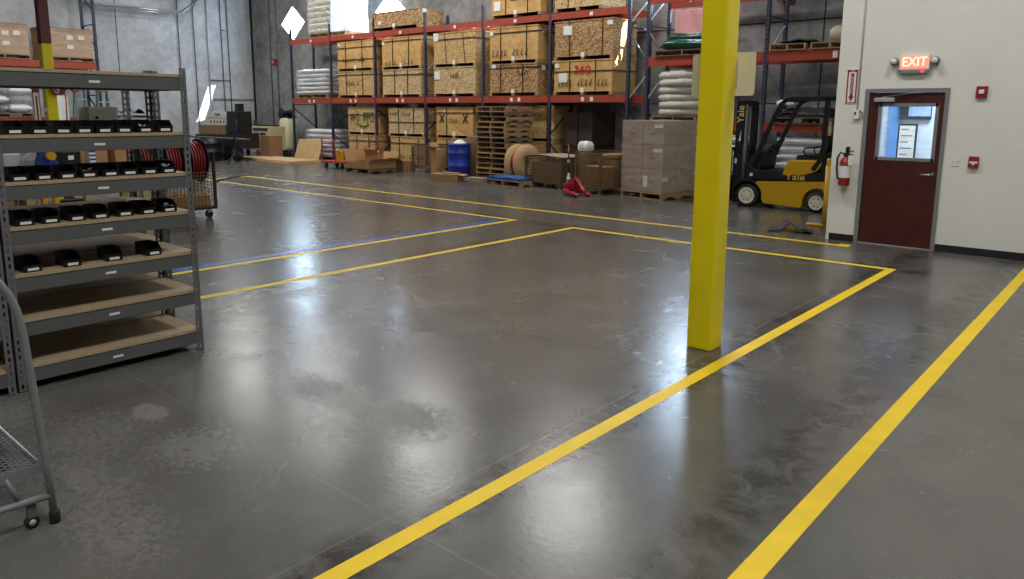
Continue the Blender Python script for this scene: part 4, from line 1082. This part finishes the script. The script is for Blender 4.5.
for li, ys, nm in rows:
    for k, y in enumerate(ys):
        lab = 'black open-fronted plastic bin on the %s, %s from the left' % (nm, NTH[k])
        p = (SX-.042, y, LV[li]+.0005); rz = random.uniform(-.08, .04)
        if b0 is None: b0 = make_bin(); b0.location = p; b0.rotation_euler = (0, 0, rz); b0['label'] = lab; b0['group'] = 'black bins on the grey shelving'
        else: dup(b0, p, rz, lab, 'black bins on the grey shelving')
# a few bins show their contents
for li, y, lab, sd in ((1, 2.345, 'pale clips heaped in the seventh bin of the second shelf', 1), (2, 2.49, 'pale fittings in the eighth bin of the third shelf', 2), (3, 2.475, 'steel hooks in the seventh bin of the fourth shelf', 3), (2, 1.945, 'steel clips in the fourth bin of the third shelf', 4)):
    r = random.Random(sd); q = MB()
    for k in range(16):
        a = r.random()*6.3; c = Vector((r.uniform(-.13, -.03), r.uniform(-.034, .034), .008+r.random()*.042))
        q.tube([c, c+Vector((.016*math.cos(a), .016*math.sin(a), .006)), c+Vector((.02*math.cos(a+1), .02*math.sin(a+1), .014))], .0035, 5)
    o = q.build('metal_clips', 'label' if sd < 3 else 'galv', None, (SX-.042, y, LV[li]+.004)); tag(o, lab, 'hardware', None, 'stuff')
# on the unit behind
t = thing('archive_box', 'plain white box with a dark finger hole on the shelf unit behind the bins', 'box', (-6.32, 2.315, LV[1]+.0005))
MB().box(-.12, .12, -.105, .105, 0, .18).build('body', 'label', t, bevel=.004)
MB().box(-.121, .121, -.106, .106, .145, .182).build('lid', 'label', t, bevel=.003)
MB().lathe([(.012, 0), (.012, .002)], 12, axis_x((.1205, -.05, .1))).build('finger_hole', 'rubber', t)
for k in range(4):
    b = MB().box(-.12, .12, -.1, .1, 0, .006).box(-.12, .12, -.1, -.094, .006, .02).box(-.12, .12, .094, .1, .006, .02).box(-.12, -.114, -.1, .1, .006, .02)
    tag(b.build('letter_tray', 'galv', None, (-6.34, 2.545, LV[1]+.001+.032*k)), 'shallow grey tray in the stack right of the white box, %s from the bottom' % ORD[k], 'tray', 'stacked grey trays')
    if k: 
        pass
q = MB(); q.grid(16, 8, lambda u, v: (-.08+.16*v, -.11+.22*u, .004+.05*abs(math.sin(7*u+2*v))*math.sin(PI*u)**.5+.01)); q.grid(16, 8, lambda u, v: (-.08+.16*v, -.11+.22*u, 0))
tag(q.build('black_cloth', 'rubber', None, (-6.34, 2.545, LV[1]+.1175)), 'crumpled black cloth lying on the stack of grey trays', 'cloth')

# ------------------------------------------------------------------ rolling ladder at the left edge
t = thing('rolling_ladder', 'grey rolling ladder with mesh treads at the lower left picture edge', 'ladder', (-3.6, .99, 0))
MB().tube([(0, 0, .03), (0, -.012, .30), (0, -.045, .88), (0, -.06, 1.0), (0, -.085, 1.08), (0, -.13, 1.16), (0, -.26, 1.30), (0, -.5, 1.52), (0, -.8, 1.78), (0, -.95, 1.9)], .0165, 14).build('handrail', 'ladder', t)
MB().lathe([(.021, 0), (.023, .004), (.022, .055), (.018, .06)], 18).build('rubber_foot', 'rubber', t)
MB().tube([(-.74, 0, .03), (-.74, -.012, .30), (-.74, -.045, .88), (-.74, -.085, 1.08), (-.74, -.26, 1.30), (-.74, -.8, 1.78)], .0165, 12).build('handrail', 'ladder', t)
MB().lathe([(.021, 0), (.022, .055), (.018, .06)], 18, Matrix.Translation((-.74, 0, 0))).build('rubber_foot', 'rubber', t)
MB().tube([(0, -.005, .135), (-.02, -.30, .135), (-.04, -.9, .135)], .0155, 12).build('base_tube', 'ladder', t)
MB().tube([(-.74, -.005, .135), (-.74, -.9, .135)], .0155, 12).build('base_tube', 'ladder', t)
def tread(y0, y1, z, nm='tread'):
    q = MB(); x0, x1 = -.73, -.012
    for a, b in (((x0, y0), (x1, y0)), ((x0, y1), (x1, y1)), ((x0, y0), (x0, y1)), ((x1, y0), (x1, y1))):
        q.bar((a[0], a[1], z-.02), (b[0], b[1], z-.02), .004, .045)
    wd = y1-y0; k = x0-wd
    while k < x1:
        for sg in (1, -1):
            a0, a1 = (k, k+wd*.8) if sg > 0 else (k+wd*.8, k)
            f0, f1 = 0.0, 1.0
            lo, hi = min(a0, a1), max(a0, a1)
            if hi <= x0 or lo >= x1: continue
            if lo < x0: 
                f = (x0-a0)/(a1-a0)
                if a0 < a1: f0 = f
                else: f1 = f
            if hi > x1:
                f = (x1-a0)/(a1-a0)
                if a0 < a1: f1 = f
                else: f0 = f
            q.bar((a0+(a1-a0)*f0, y0+wd*f0, z), (a0+(a1-a0)*f1, y0+wd*f1, z), .0045, .004)
        k += .036
    o = q.build(nm, 'ladder', t)
    s = MB()
    for k in range(34): s.prism([(x0+.02*k, z), (x0+.02*k+.014, z), (x0+.02*k+.007, z+.010)], 'y', y1-.005, y1)
    s.build('grip_teeth', 'galv', o)
tread(-.20, -.03, .29); tread(-.40, -.23, .52); tread(-.60, -.43, .76); tread(-.8, -.63, 1.0)
for xx in (-.02, -.72):
    MB().tube([(xx, -.20, .30), (xx, -.8, .985)], .012, 8).build('side_stringer', 'ladder', t)
    MB().tube([(xx, -.165, .265), (xx, -.125, .14)], .012, 10).build('strut', 'ladder', t)
    c = MB().box(xx-.014, xx+.014, -.10, -.065, .055, .125).build('caster', 'dkgrey', t)
    MB().lathe([(.012, -.012), (.03, -.011), (.03, .011), (.012, .012)], 20, axis_x((xx, -.085, .031))).build('wheel', 'rubber', c)
    MB().lathe([(.003, -.014), (.014, -.014), (.014, .014), (.003, .014)], 14, axis_x((xx, -.085, .031))).build('hub', 'galv', c)

# ------------------------------------------------------------------ seen behind and through the shelving
bx, by0, by1 = -9.7, 2.2, 4.1
t = thing('workbench', 'timber workbench with square posts seen through the gaps of the grey shelving', 'workbench', (bx, by0, 0))
L = by1-by0
MB().box(-.75, .05, 0, L, 1.06, 1.11).build('worktop', 'particle', t)
MB().box(-.7, 0, .03, L-.03, .68, .71).build('lower_shelf', 'particle', t)
for yy in (.05, .56, 1.18, L-.05):
    for xx in (-.02, -.68): MB().box(xx-.045, xx+.045, yy-.045, yy+.045, 0, 1.06).build('post', mat('green_timber', (150, 146, 104), .8) if 'green_timber' not in bpy.data.materials else bpy.data.materials['green_timber'], t)
carton(bx-.35, 2.32, 1.1105, .28, .2, .30, 'grey lidded box at the left end of the workbench behind the shelving', PI/2, 'card_pale')
t = thing('pale_case', 'pale grey plastic case on the workbench behind the shelving', 'case', (bx-.25, 2.66, 1.1105))
MB().box(-.1, .1, -.09, .09, 0, .24).build('body', 'galv', t, bevel=.02); MB().box(-.02, .02, .0, .02, .24, .28).build('handle', 'rubber', t)
t = thing('drill_press', 'blue bench machine with a pale guard on the workbench behind the shelving', 'machine', (bx-.2, 3.02, 1.1105))
MB().box(-.12, .12, -.14, .14, 0, .05).prism([(-.12, .05), (.12, .05), (.06, .2), (.03, .34), (-.05, .34), (-.08, .2)], 'x', -.08, .08).build('body', 'bluebar', t, bevel=.01)
MB().lathe([(.05, .0), (.05, .12)], 16, axis_x((.08, 0, .2))).build('guard', 'fork_yellow', t)
MB().tube([(.05, -.05, .3), (.12, -.22, .22), (.1, -.3, .1)], .012, 8).build('feed_arm', 'galv', t)
t = thing('striped_box', 'small blue and white striped box standing on the workbench behind the shelving', 'box', (bx-.15, 3.49, 1.1105))
MB().box(-.06, .06, -.035, .035, 0, .32).build('body', 'label', t)
sb = MB()
for k in range(6): sb.box(.06, .0615, -.035, .035, .03+.048*k, .052+.048*k)
sb.build('stripe', 'bluebar', t)
carton(bx-.38, 3.60, 1.1105, .34, .34, .27, 'open cardboard box with brown flap on the workbench behind the shelving', PI/2, 'card', flaps=(('l', .2, 40), ('f', .18, 30)))
carton(bx-.38, 3.98, 1.1105, .24, .28, .26, 'tan cardboard box on the workbench, last before the hose reels', PI/2, 'card')
t = thing('black_crate', 'black plastic crate on the workbench between blue machine and striped box', 'crate', (bx-.3, 3.27, 1.1105))
MB().box(-.15, .15, -.11, .11, 0, .24).build('body', 'binblack', t, bevel=.01); MB().box(.15, .153, -.03, .03, .14, .19).build('paper_label', 'label', t)
for k, y in enumerate((2.93, 3.05)):
    t = thing('spring_clamp', 'yellow clamp lying on the lower bench shelf behind the shelving, %s one' % ('left', 'right')[k], 'clamp', (bx-.1, y, .7105), 0, 'yellow clamps on the bench shelf')
    MB().box(-.04, .04, -.03, .03, 0, .13).build('jaw', 'fork_yellow', t, bevel=.01); MB().tube([(0, 0, .12), (.02, 0, .2)], .012, 8).build('grip', 'rubber', t)
for k, (y, w, h, m) in enumerate(((2.42, .2, .16, 'card'), (2.6, .12, .22, 'card_pale'), (2.82, .14, .15, 'card_dk'), (3.3, .3, .05, 'rubber'))):
    carton(bx-.2, y, .7105, w, .2, h, ('brown carton', 'pale carton', 'dark brown carton', 'flat black carton')[k]+' on the lower shelf of the workbench', PI/2, m)

# hose reel cart
t = thing('hose_cart', 'wire-sided cart on casters with red hose reels, just right of the grey shelving', 'cart', (-12.75, 5.1, 0))
cw, cd = .9, 1.2
MB().box(-cw/2, cw/2, 0, cd, .16, .2).build('deck', 'strap', t)
def cage(a, b, z0, z1):
    a = Vector(a); b = Vector(b); n = max(2, int((b-a).length/.06)); q = MB()
    for k in range(n+1):
        p = a.lerp(b, k/n); q.bar((p.x, p.y, z0), (p.x, p.y, z1), .009)
    for k in range(int((z1-z0)/.06)+1): q.bar((a.x, a.y, z0+.06*k), (b.x, b.y, z0+.06*k), .009)
    q.build('mesh_panel', 'wire', t)
cage((cw/2, 0, 0), (cw/2, cd, 0), .2, .8); cage((-cw/2, cd, 0), (cw/2, cd, 0), .2, 1.0); cage((-cw/2, 0, 0), (-cw/2, cd, 0), .2, 1.0)
for sx in (-1, 1):
    for yy in (0, cd):
        MB().box(sx*cw/2-.02, sx*cw/2+.02, yy-.02, yy+.02, .16, 1.15).build('corner_post', 'strap', t)
        c = MB().box(sx*.36-.03, sx*.36+.03, yy*.86+.08-.03, yy*.86+.08+.03, .1, .16).build('caster', 'galv', t)
        MB().lathe([(.02, -.02), (.07, -.018), (.07, .018), (.02, .02)], 18, axis_x((sx*.36, yy*.86+.08, .07))).build('wheel', 'rubber', c)
MB().box(-.4, .4, .3, 1.15, .205, .40).build('tan_tub', 'card', t, bevel=.02)
MB().tube([(0, -.05, .98), (0, cd+.05, .98)], .018, 8).build('reel_axle', 'galv', t)
MB().tube([(cw/2, cd, .62), (cw/2-.1, cd+.25, .65), (cw/2-.25, cd+.66, .68)], .016, 8).build('tow_handle', 'black', t)
for k, yy in enumerate((.18, .60, 1.02)):
    r = thing('hose_reel', 'black disc reel wound with red hose on the wire cart, %s from the left' % ('first', 'second', 'third')[k], 'hose reel', (-12.75, 5.1+yy, .98), 0, 'red hose reels on the wire cart')
    for s in (-.14, .14):
        MB().lathe([(.02, -.008), (.37, -.008), (.385, 0), (.37, .008), (.02, .008)], 36, axis_y((0, s, 0)), caps=False).build('side_disc', 'black', r)
    h = MB()
    for ly in range(5):
        for q in range(5):
            h.tube([((.16+.036*ly)*math.cos(2*PI*j/28), -.1+.05*q, (.16+.036*ly)*math.sin(2*PI*j/28)) for j in range(28)], .022, 6, True)
    h.build('red_hose', 'hosered', r)
    MB().lathe([(.02, -.13), (.13, -.13), (.13, .13), (.02, .13)], 24, axis_y((0, 0, 0)), caps=False).build('hub', 'red', r)

b = MB().tube([(0, 0, 0), (.35, .30, .0), (.72, .62, .0)], .014, 8)


# tripod stands with a long pipe
for k, x in enumerate((-23.9, -27.35)):
    t = thing('tripod_stand', ('black folding tripod under the right end of the long grey pipe', 'black tripod under the long grey pipe, half hidden by the shelving')[k], 'stand', (x, 13.1, 0), .3, 'tripods under the pipe')
    for a in (0.3, 2.4, 4.5): MB().tube([(0, 0, .48), (.42*math.cos(a), .42*math.sin(a), .012)], .016, 7).build('leg', 'black', t)
    MB().tube([(0, 0, .3), (0, 0, .83)], .022, 8).build('mast', 'black', t)
    MB().prism([(-.12, .92), (-.08, .92), (0, .845), (.08, .92), (.12, .92), (.02, .80), (-.02, .80)], 'x', -.03, .03).build('pipe_cradle', 'black', t)
tag(MB().tube([(-3.9, 0, 0), (.85, 0, 0)], .03, 12).build('steel_pipe', 'dkgrey', None, (-23.9, 13.1, .878)), 'long grey pipe resting across two tripods in the far left bay', 'pipe')

# black trailer cooker, boxes on it and a dark drum in front
t = thing('equipment_trailer', 'low black flat trailer with small wheels in the far left corner', 'trailer', (-26.9, 14.0, 0))
MB().box(-1.7, 1.5, 0, .75, .62, .90).box(-1.7, 1.5, -.02, 0, .5, .92).box(1.2, 1.6, -.05, .8, .45, 1.0).build('deck', 'black', t, bevel=.02)
for x in (.35, 1.2):
    w = MB().lathe([(.14, -.1), (.3, -.1), (.33, -.06), (.33, .06), (.3, .1), (.14, .1)], 28, axis_y((x, .1, .33))).build('wheel', 'rubber', t)
    MB().lathe([(.02, .11), (.14, .1), (.17, .06)], 20, axis_y((x, .1, .33))).build('rim', 'dkgrey', w)
MB().bar((-1.5, .3, .62), (-1.5, .3, 0), .08).build('support_leg', 'black', t)
t = thing('cooker_cabinet', 'large black steel cabinet with a short chimney standing on the black trailer', 'cabinet', (-25.85, 14.1, .9205))
MB().box(-.47, .42, 0, .5, .08, .88).box(-.47, .1, 0, .5, 0, .08).build('body', 'black', t, bevel=.015)
MB().box(-.42, .38, -.03, 0, .12, .82).build('door', 'black', t, bevel=.01)
MB().tube([(.3, -.05, .3), (.3, -.05, .6)], .015, 8).build('handle', 'dkgrey', t)
MB().box(-.12, .12, .15, .38, .88, 1.16).build('chimney', 'black', t, bevel=.01)
t = thing('timber_crate', 'long low timber crate on the black trailer below the white carton', 'crate', (-27.42, 14.05, .9205))
for k in range(4): MB().box(-1.0, 1.0, -.01, .015, .02+.085*k, .095+.085*k).build('side_board', 'wood', t)
MB().box(-.98, .98, .015, .6, 0, .35).build('body', 'wood_old', t)
t = thing('carton', 'white printed carton sitting on the timber crate beside the black cabinet', 'box', (-27.05, 14.1, 1.2805))
MB().box(-.66, .62, 0, .4, 0, .5).build('body', 'label', t, bevel=.008)
q = MB(); 
for k in range(3): q.box(-.1+.12*k, -.02+.12*k, -.004, 0, .34, .44)
for k in range(5): q.box(-.5+.24*k, -.42+.24*k, -.004, 0, .08, .17)
q.box(-.68, .68, -.003, 0, .26, .275); q.build('printed_marks', 'ink', t)
t = thing('drum', 'tall dark drum standing in front of the black trailer wheels', 'drum', (-26.45, 13.45, 0))
MB().lathe([(.38, 0), (.40, .02), (.40, .3), (.42, .31), (.42, .34), (.40, .35), (.40, .62), (.42, .63), (.42, .66), (.40, .67), (.40, .84), (.36, .84), (.36, .8)], 32).build('body', 'black', t)
MB().lathe([(.36, .82), (.2, .84), (.02, .84)], 32, caps=False).build('lid', 'dkgrey', t)

# pale machines in the corner
t = thing('welding_unit', 'tan boxy engine unit with dark grilles in the far corner', 'machine', (-27.95, 16.2, 0))
MB().box(-.95, .95, 0, .9, .25, 1.2).build('body', 'tan', t, bevel=.02)
for k in range(3): MB().box(-.72+.52*k, -.32+.52*k, -.01, .02, .55, .95).build('grille', 'strap', t)
MB().box(-.2, .9, -.005, .0, 1.02, 1.14).box(-.8, .8, .3, .6, 1.2, 1.26).build('trim_strip', 'strap', t)
for sx in (-.85, .85):
    for yy in (.08, .8): MB().box(sx-.06, sx+.06, yy-.06, yy+.06, 0, .25).build('foot', 'black', t)
MB().lathe([(.07, 1.2), (.07, 1.45), (.1, 1.47)], 14, Matrix.Translation((-.7, .4, 0))).build('exhaust', 'dkgrey', t)
carton(-26.3, 15.6, 0, .7, .55, .88, 'brown box standing in front of the tan engine unit', 0, 'card_dk')
t = thing('air_compressor', 'cream vertical air tank with a black pump on top beside the first rack upright', 'compressor', (-27.2, 17.25, 0))
MB().lathe([(.05, .2), (.3, .26), (.36, .36), (.36, 1.42), (.3, 1.52), (.05, 1.57)], 28).build('tank', 'cream', t)
for a in (.5, 2.6, 4.7): MB().bar((.3*math.cos(a), .3*math.sin(a), 0), (.3*math.cos(a), .3*math.sin(a), .36), .05).build('leg', 'black', t)
MB().box(-.3, .3, -.2, .2, 1.55, 1.62).lathe([(.13, 0), (.13, .22)], 14, Matrix.Translation((-.12, 0, 1.62))).lathe([(.08, 0), (.1, .26)], 14, Matrix.Translation((.16, .04, 1.62))).build('pump', 'black', t)
MB().lathe([(.02, -.02), (.2, -.02), (.2, .02), (.02, .02)], 20, axis_y((-.12, -.24, 1.74))).build('flywheel', 'rubber', t)
t = thing('metal_stool', 'small black stool in front of the tan engine unit', 'stool', (-28.3, 15.3, 0))
MB().box(-.17, .17, -.17, .17, .42, .45).build('seat', 'black', t, bevel=.008)
for sx in (-.14, .14):
    for sy in (-.14, .14): MB().bar((sx*1.15, sy*1.15, 0), (sx, sy, .43), .025).build('leg', 'black', t)
MB().bar((-.15, .15, .43), (-.17, .18, .85), .025).bar((.15, .15, .43), (.17, .18, .85), .025).bar((-.17, .18, .82), (.17, .18, .82), .02, .1).build('backrest', 'black', t)
# plywood sheets
for k in range(3):
    o = tag(MB().box(-1.9, 1.9, -.62, .62, 0, .03).build('plywood_sheet', 'ply', None, (-24.7, 15.15+.02*k, .031*k)), 'plywood sheet lying flat on the floor by the rack, %s of the flat pile' % ('lowest', 'middle one', 'topmost')[k], 'plywood', 'flat plywood sheets'); o.rotation_euler = (0, 0, -.06+.015*k)
o = tag(MB().box(-.85, .85, -.01, .01, 0, .82).build('plywood_sheet', 'ply', None, (-24.25, 16.05, .0)), 'plywood sheet leaning upright against the first bag stack', 'plywood'); o.rotation_euler = (-.32, 0, -.05)

# left rack along the far left wall
t = thing('pallet_rack', 'orange-beamed rack along the far left wall carrying brown cartons', 'rack', (0, 0, 0))
RXF, RXB = -29.5, -30.6
for yy in (10.95, 7.2):
    for x in (RXF, RXB):
        MB().box(x-.04, x+.04, yy-.045, yy+.045, 0.012, 6.6).box(x-.07, x+.07, yy-.07, yy+.07, 0, .012).build('upright', 'navy', t)
    z = .3
    while z < 5.6:
        MB().bar((RXF, yy, z), (RXB, yy, z+.8), .04, .03, (0, 1, 0)).build('brace', 'navy', t); MB().bar((RXF, yy, z+.8), (RXB, yy, z+.8), .04, .03).build('brace', 'navy', t); z += 1.25
for z in (1.55, 3.50):
    for x in (RXF, RXB): MB().box(x-.035, x+.035, 7.25, 10.90, z-.24, z).build('beam', 'orange', t)
    for q in (.2, .4, .6, .8): MB().box(RXB+.03, RXF-.03, 7.25+3.65*q-.03, 7.25+3.65*q+.03, z-.06, z-.002).build('cross_bar', 'galv', t)
def rack_carton(y0, y1, z, h, label):
    pallet(RXF+.06, (y0+y1)/2, z, 'wooden pallet under the '+label.split(' on the ')[0], y1-y0, 1.1, PI/2)
    c = thing('carton', label, 'box', (RXF+.04, (y0+y1)/2, z+.1435), PI/2)
    w = y1-y0-.04
    MB().box(-w/2, w/2, 0, 1.05, 0, h).build('body', 'card', c, bevel=.015)
    MB().box(-w/2-.01, w/2+.01, -.01, 1.06, h*.86, h+.01).build('lid', 'card_dk', c)
    for sx, sz in ((.05, .68), (.05, .35), (.28, .7)): MB().box(w*sx-.1, w*sx+.1, -.013, 0, h*sz-.07, h*sz+.07).build('paper_label', 'label', c)
    b = MB(); e = .02
    for (ax, ay), (bx_, by_) in zip([(-w/2-e, -e), (w/2+e, -e), (w/2+e, 1.05+e)], [(w/2+e, -e), (w/2+e, 1.05+e), (-w/2-e, 1.05+e)]):
        b.grid(10, 10, lambda u, v, ax=ax, ay=ay, bx_=bx_, by_=by_: (ax+(bx_-ax)*u, ay+(by_-ay)*u+.006*math.sin(19*v+6*u), h*v*.97))
    o = b.build('stretch_wrap', 'filmthin', None, (RXF+.04, (y0+y1)/2, z+.146)); o.rotation_euler = (0, 0, PI/2)
    tag(o, 'clear wrap round the '+label.split(' on the ')[0], 'plastic wrap')
rack_carton(7.32, 8.82, 3.505, 1.0, 'large brown wrapped carton on the far left rack, left of the two-colour column')
rack_carton(9.2, 10.84, 3.505, .98, 'wide brown wrapped carton on the far left rack, right of the two-colour column')

pallet(RXF+.06, 8.05, 1.555, 'pallet under the shrink-wrapped bale on the far left rack', 1.4, 1.1, PI/2)
for k in range(3):
    for c in range(2):
        o = tag(bag_mesh(.66, 1.0, .30, k*3+c).build('wrapped_bale', 'bag' if (k+c) % 2 else 'filmw', None, (RXF+.05, 7.72+.68*c, 1.70+.3*k)), 'shrink-wrapped pale bale on the far left rack, %s layer, %s one' % (ORD[k], ('left', 'right')[c]), 'bale', 'wrapped bales on the far left rack'); o.rotation_euler = (0, 0, PI/2)
# things round the two-colour column and the wall
t = thing('fire_extinguisher_sign', 'red and white fire extinguisher sign hung beside the distant two-colour column', 'sign', (-16.8, 5.10, 1.5))
MB().box(0, .012, -.115, .02, 0, .75).build('panel', 'label', t)
q = MB().box(.012, .015, -.11, -.095, 0, .75).box(.012, .015, 0, .015, 0, .75).box(.012, .015, -.11, .015, .66, .75); q.build('red_border', 'red', t)
MB().prism([(-.045, .03), (-.01, .12), (-.03, .12), (-.03, .6), (-.06, .6), (-.06, .12), (-.08, .12)], 'x', .012, .016).build('arrow', 'red', t)
MB().box(-.02, 0, -.02, .155, .3, .36).build('bracket', 'galv', t)
q = MB()
for k in range(6):
    q.tube([(.0+.02*k, .10*math.cos(a)-.02*k+.06, .22*math.sin(a)) for a in [2*PI*j/20 for j in range(20)]], .02, 6, True)
tag(q.build('hose_coil', 'red', None, (-16.82, 5.45, 2.36)), 'red hose coil hanging on the distant two-colour column', 'hose coil')
q = MB().tube([(0, 0, 0), (.01, .03, -.35), (.02, .01, -.75)], .012, 6)
for k in range(3): q.tube([(.0+.02*k, .09*math.cos(a)+.2, .16*math.sin(a)) for a in [2*PI*j/20 for j in range(20)]], .02, 6, True)
tag(q.build('cable_coil', 'inkred', None, (-16.82, 5.56, 2.36)), 'dark red cable coil with a hanging end by the distant two-colour column', 'cable coil')
t = thing('white_panel', 'plain white board leaning by the far left rack behind the shelving', 'board', (-28.4, 9.1, 0), .0)
b = MB().box(-.02, .02, -.35, .4, 0, 2.28).build('board', 'label', t)
MB().box(-.03, .03, -.36, .41, 2.28, 2.31).box(-.35, .03, -.36, .41, 0, .03).build('edge_frame', 'galv', t)
for k, (y, hgt) in enumerate(((9.78, 2.55), (10.5, 2.45))):
    t = thing('step_ladder', 'green folding step ladder standing by the far left rack, %s one' % ('left', 'right')[k], 'ladder', (-28.1, y, 0), 0, 'green step ladders')
    for sy in (-1, 1):
        MB().bar((.32, sy*.26, 0), (.02, sy*.15, hgt), .07, .04, (0, 1, 0)).build('rail', 'greenlad', t)
        MB().bar((-.42, sy*.26, 0), (-.05, sy*.15, hgt-.05), .06, .035, (0, 1, 0)).build('rail', 'greenlad', t)
    s = MB()
    for j in range(1, 8):
        f = j/8.2; s.box(.32-.3*f-.05, .32-.3*f+.05, -(.26-.11*f), .26-.11*f, hgt*f-.015, hgt*f+.015)
    s.build('step', 'galv', t)
    MB().box(-.1, .08, -.17, .17, hgt-.02, hgt+.04).build('top_cap', 'wood_old', t, bevel=.01)
# pipes on the far walls
for k, (y, x) in enumerate(((14.7, 0), (15.35, 0), (15.95, 0), (16.55, 0), (16.85, 0))):
    tag(MB().tube([(0, 0, 0), (0, 0, ZC-.05)], .022 if k != 2 else .035, 8).build('conduit', 'dkgrey' if k != 2 else 'galv', None, (XL+.05, y, .0)), 'vertical conduit on the left concrete wall, %s of five' % ('first from the left', 'second from the left', 'middle one', 'fourth from the left', 'nearest the corner')[k], 'conduit', 'conduits on the left wall')
tag(MB().tube([(.05, 15.95, 3.1), (.05, 16.85, 3.1)], .018, 8).tube([(.05, 16.55, 5.2), (.05, 16.85, 5.2)], .018, 8).tube([(.05, 16.0, 2.3), (.05, 17.9, 2.3)], .018, 8).build('conduit_crosspiece', 'dkgrey', None, (XL, 0, 0)), 'horizontal conduit runs joining the vertical pipes near the corner', 'conduit')
tag(MB().tube([(0, 10.9, 5.72), (0, 14.3, 5.72), (0, 14.75, 5.8), (0, 15.1, 6.0), (0, 15.75, 6.7), (0, 15.75, 8.55)], .045, 10).tube([(.1, 10.9, 5.62), (.1, 14.2, 5.62), (.1, 14.7, 5.7), (.1, 15.75, 6.6)], .03, 10).build('air_pipe', 'chrome', None, (XL+.35, 0, 0)), 'bright pair of pipes running along the left wall and turning up', 'pipe')
for k, x in enumerate((-29.45, -28.95)):
    tag(MB().tube([(0, 0, 0), (0, 0, ZC-.05)], .022, 8).build('conduit', 'dkgrey', None, (x, YB-.05, .0)), 'vertical conduit on the back wall left of the first diamond window, %s' % ('left one', 'right one')[k], 'conduit', 'conduits on the back wall')
t = thing('fire_bell', 'small red fire alarm box on the back wall beside two conduits', 'alarm', (-29.2, YB, 3.75))
MB().box(-.12, .12, -.1, 0, 0, .26).build('body', 'red', t, bevel=.02); MB().lathe([(.06, 0), (.05, .03), (.01, .04)], 16, axis_y((0, -.1, .13))).build('lens', 'pink', t)
for k, x in enumerate((-7.15, -5.75)):
    t = thing('hose_cabinet', 'red steel box high on the back wall above the second rack, %s of two' % ('left', 'right')[k], 'box', (x, YB, 4.45), 0, 'red boxes on the back wall')
    MB().box(-.16, .16, -.12, 0, 0, .36).build('body', 'cart', t, bevel=.015); MB().box(-.13, .13, -.13, -.12, .03, .33).build('door', 'cart', t, bevel=.006)

# ------------------------------------------------------------------ light
def area(name, loc, sx, sy, e, col=(1, .985, .95), rot=(0, 0, 0)):
    l = bpy.data.lights.new(name, 'AREA'); l.shape = 'RECTANGLE'; l.size = sx; l.size_y = sy; l.energy = e; l.color = col
    o = bpy.data.objects.new(name, l); COL.objects.link(o); o.location = loc; o.rotation_euler = rot; return o
LAMP = 220
for y in (13.9, 7.6, 1.5, -4.0):
    for x in (-25.6, -20.6, -15.4, -10.3, -5.2, -.1):
        if y > 9 and x > -6: continue
        if y < 5 and x < -1: continue
        if 5 < y < 9 and x in (-15.4, -10.3): continue      # two lamps left out so the near floor gets no glow
        area('high_bay_and_fill_lamp', (x, y, 7.95), 2.0, .8, LAMP*(1.0 if y > 5 else 1.15))  # lamp nearest the office wall is added to brighten it, near rows boosted
area('office_lamp', (-2.2, 12.4, 2.66), 1.0, .7, 48, (.80, .91, 1))
sun = bpy.data.lights.new('sun', 'SUN'); sun.energy = 40; sun.angle = math.radians(.6); sun.color = (1, .97, .93)
so = bpy.data.objects.new('sun', sun); COL.objects.link(so)
so.rotation_euler = Vector((-.62, -.46, -.63)).to_track_quat('-Z', 'Y').to_euler()
w = bpy.data.worlds.new('sky'); S.world = w; w.use_nodes = True
nt = w.node_tree; bg = nt.nodes['Background']
sk = nt.nodes.new('ShaderNodeTexSky'); sk.sky_type = 'NISHITA'; sk.sun_disc = False; sk.sun_elevation = math.radians(39)
nt.links.new(sk.outputs[0], bg.inputs['Color']); bg.inputs['Strength'].default_value = .35

# ------------------------------------------------------------------ camera
cd = bpy.data.cameras.new('camera'); co = bpy.data.objects.new('camera', cd); COL.objects.link(co)
cd.sensor_fit = 'HORIZONTAL'; cd.sensor_width = 36; cd.lens = 743.5/1024*36
cd.shift_y = -(289.5-239.9)/1024; cd.clip_end = 200
yaw, pitch, roll = math.radians(41.02), math.radians(9.78), math.radians(.37)
f = Vector((-math.sin(yaw)*math.cos(pitch), math.cos(yaw)*math.cos(pitch), -math.sin(pitch)))
r = Vector((math.cos(yaw), math.sin(yaw), 0)); u = r.cross(f)
r2 = r*math.cos(roll)+u*math.sin(roll); u2 = u*math.cos(roll)-r*math.sin(roll)
co.matrix_world = Matrix(((r2.x, u2.x, -f.x, 0), (r2.y, u2.y, -f.y, 0), (r2.z, u2.z, -f.z, 1.85), (0, 0, 0, 1)))
S.camera = co
vs = S.view_settings
vs.view_transform = 'Standard'; vs.look = 'None'; vs.exposure = 0.0; vs.gamma = 1.0; vs.use_curve_mapping = False
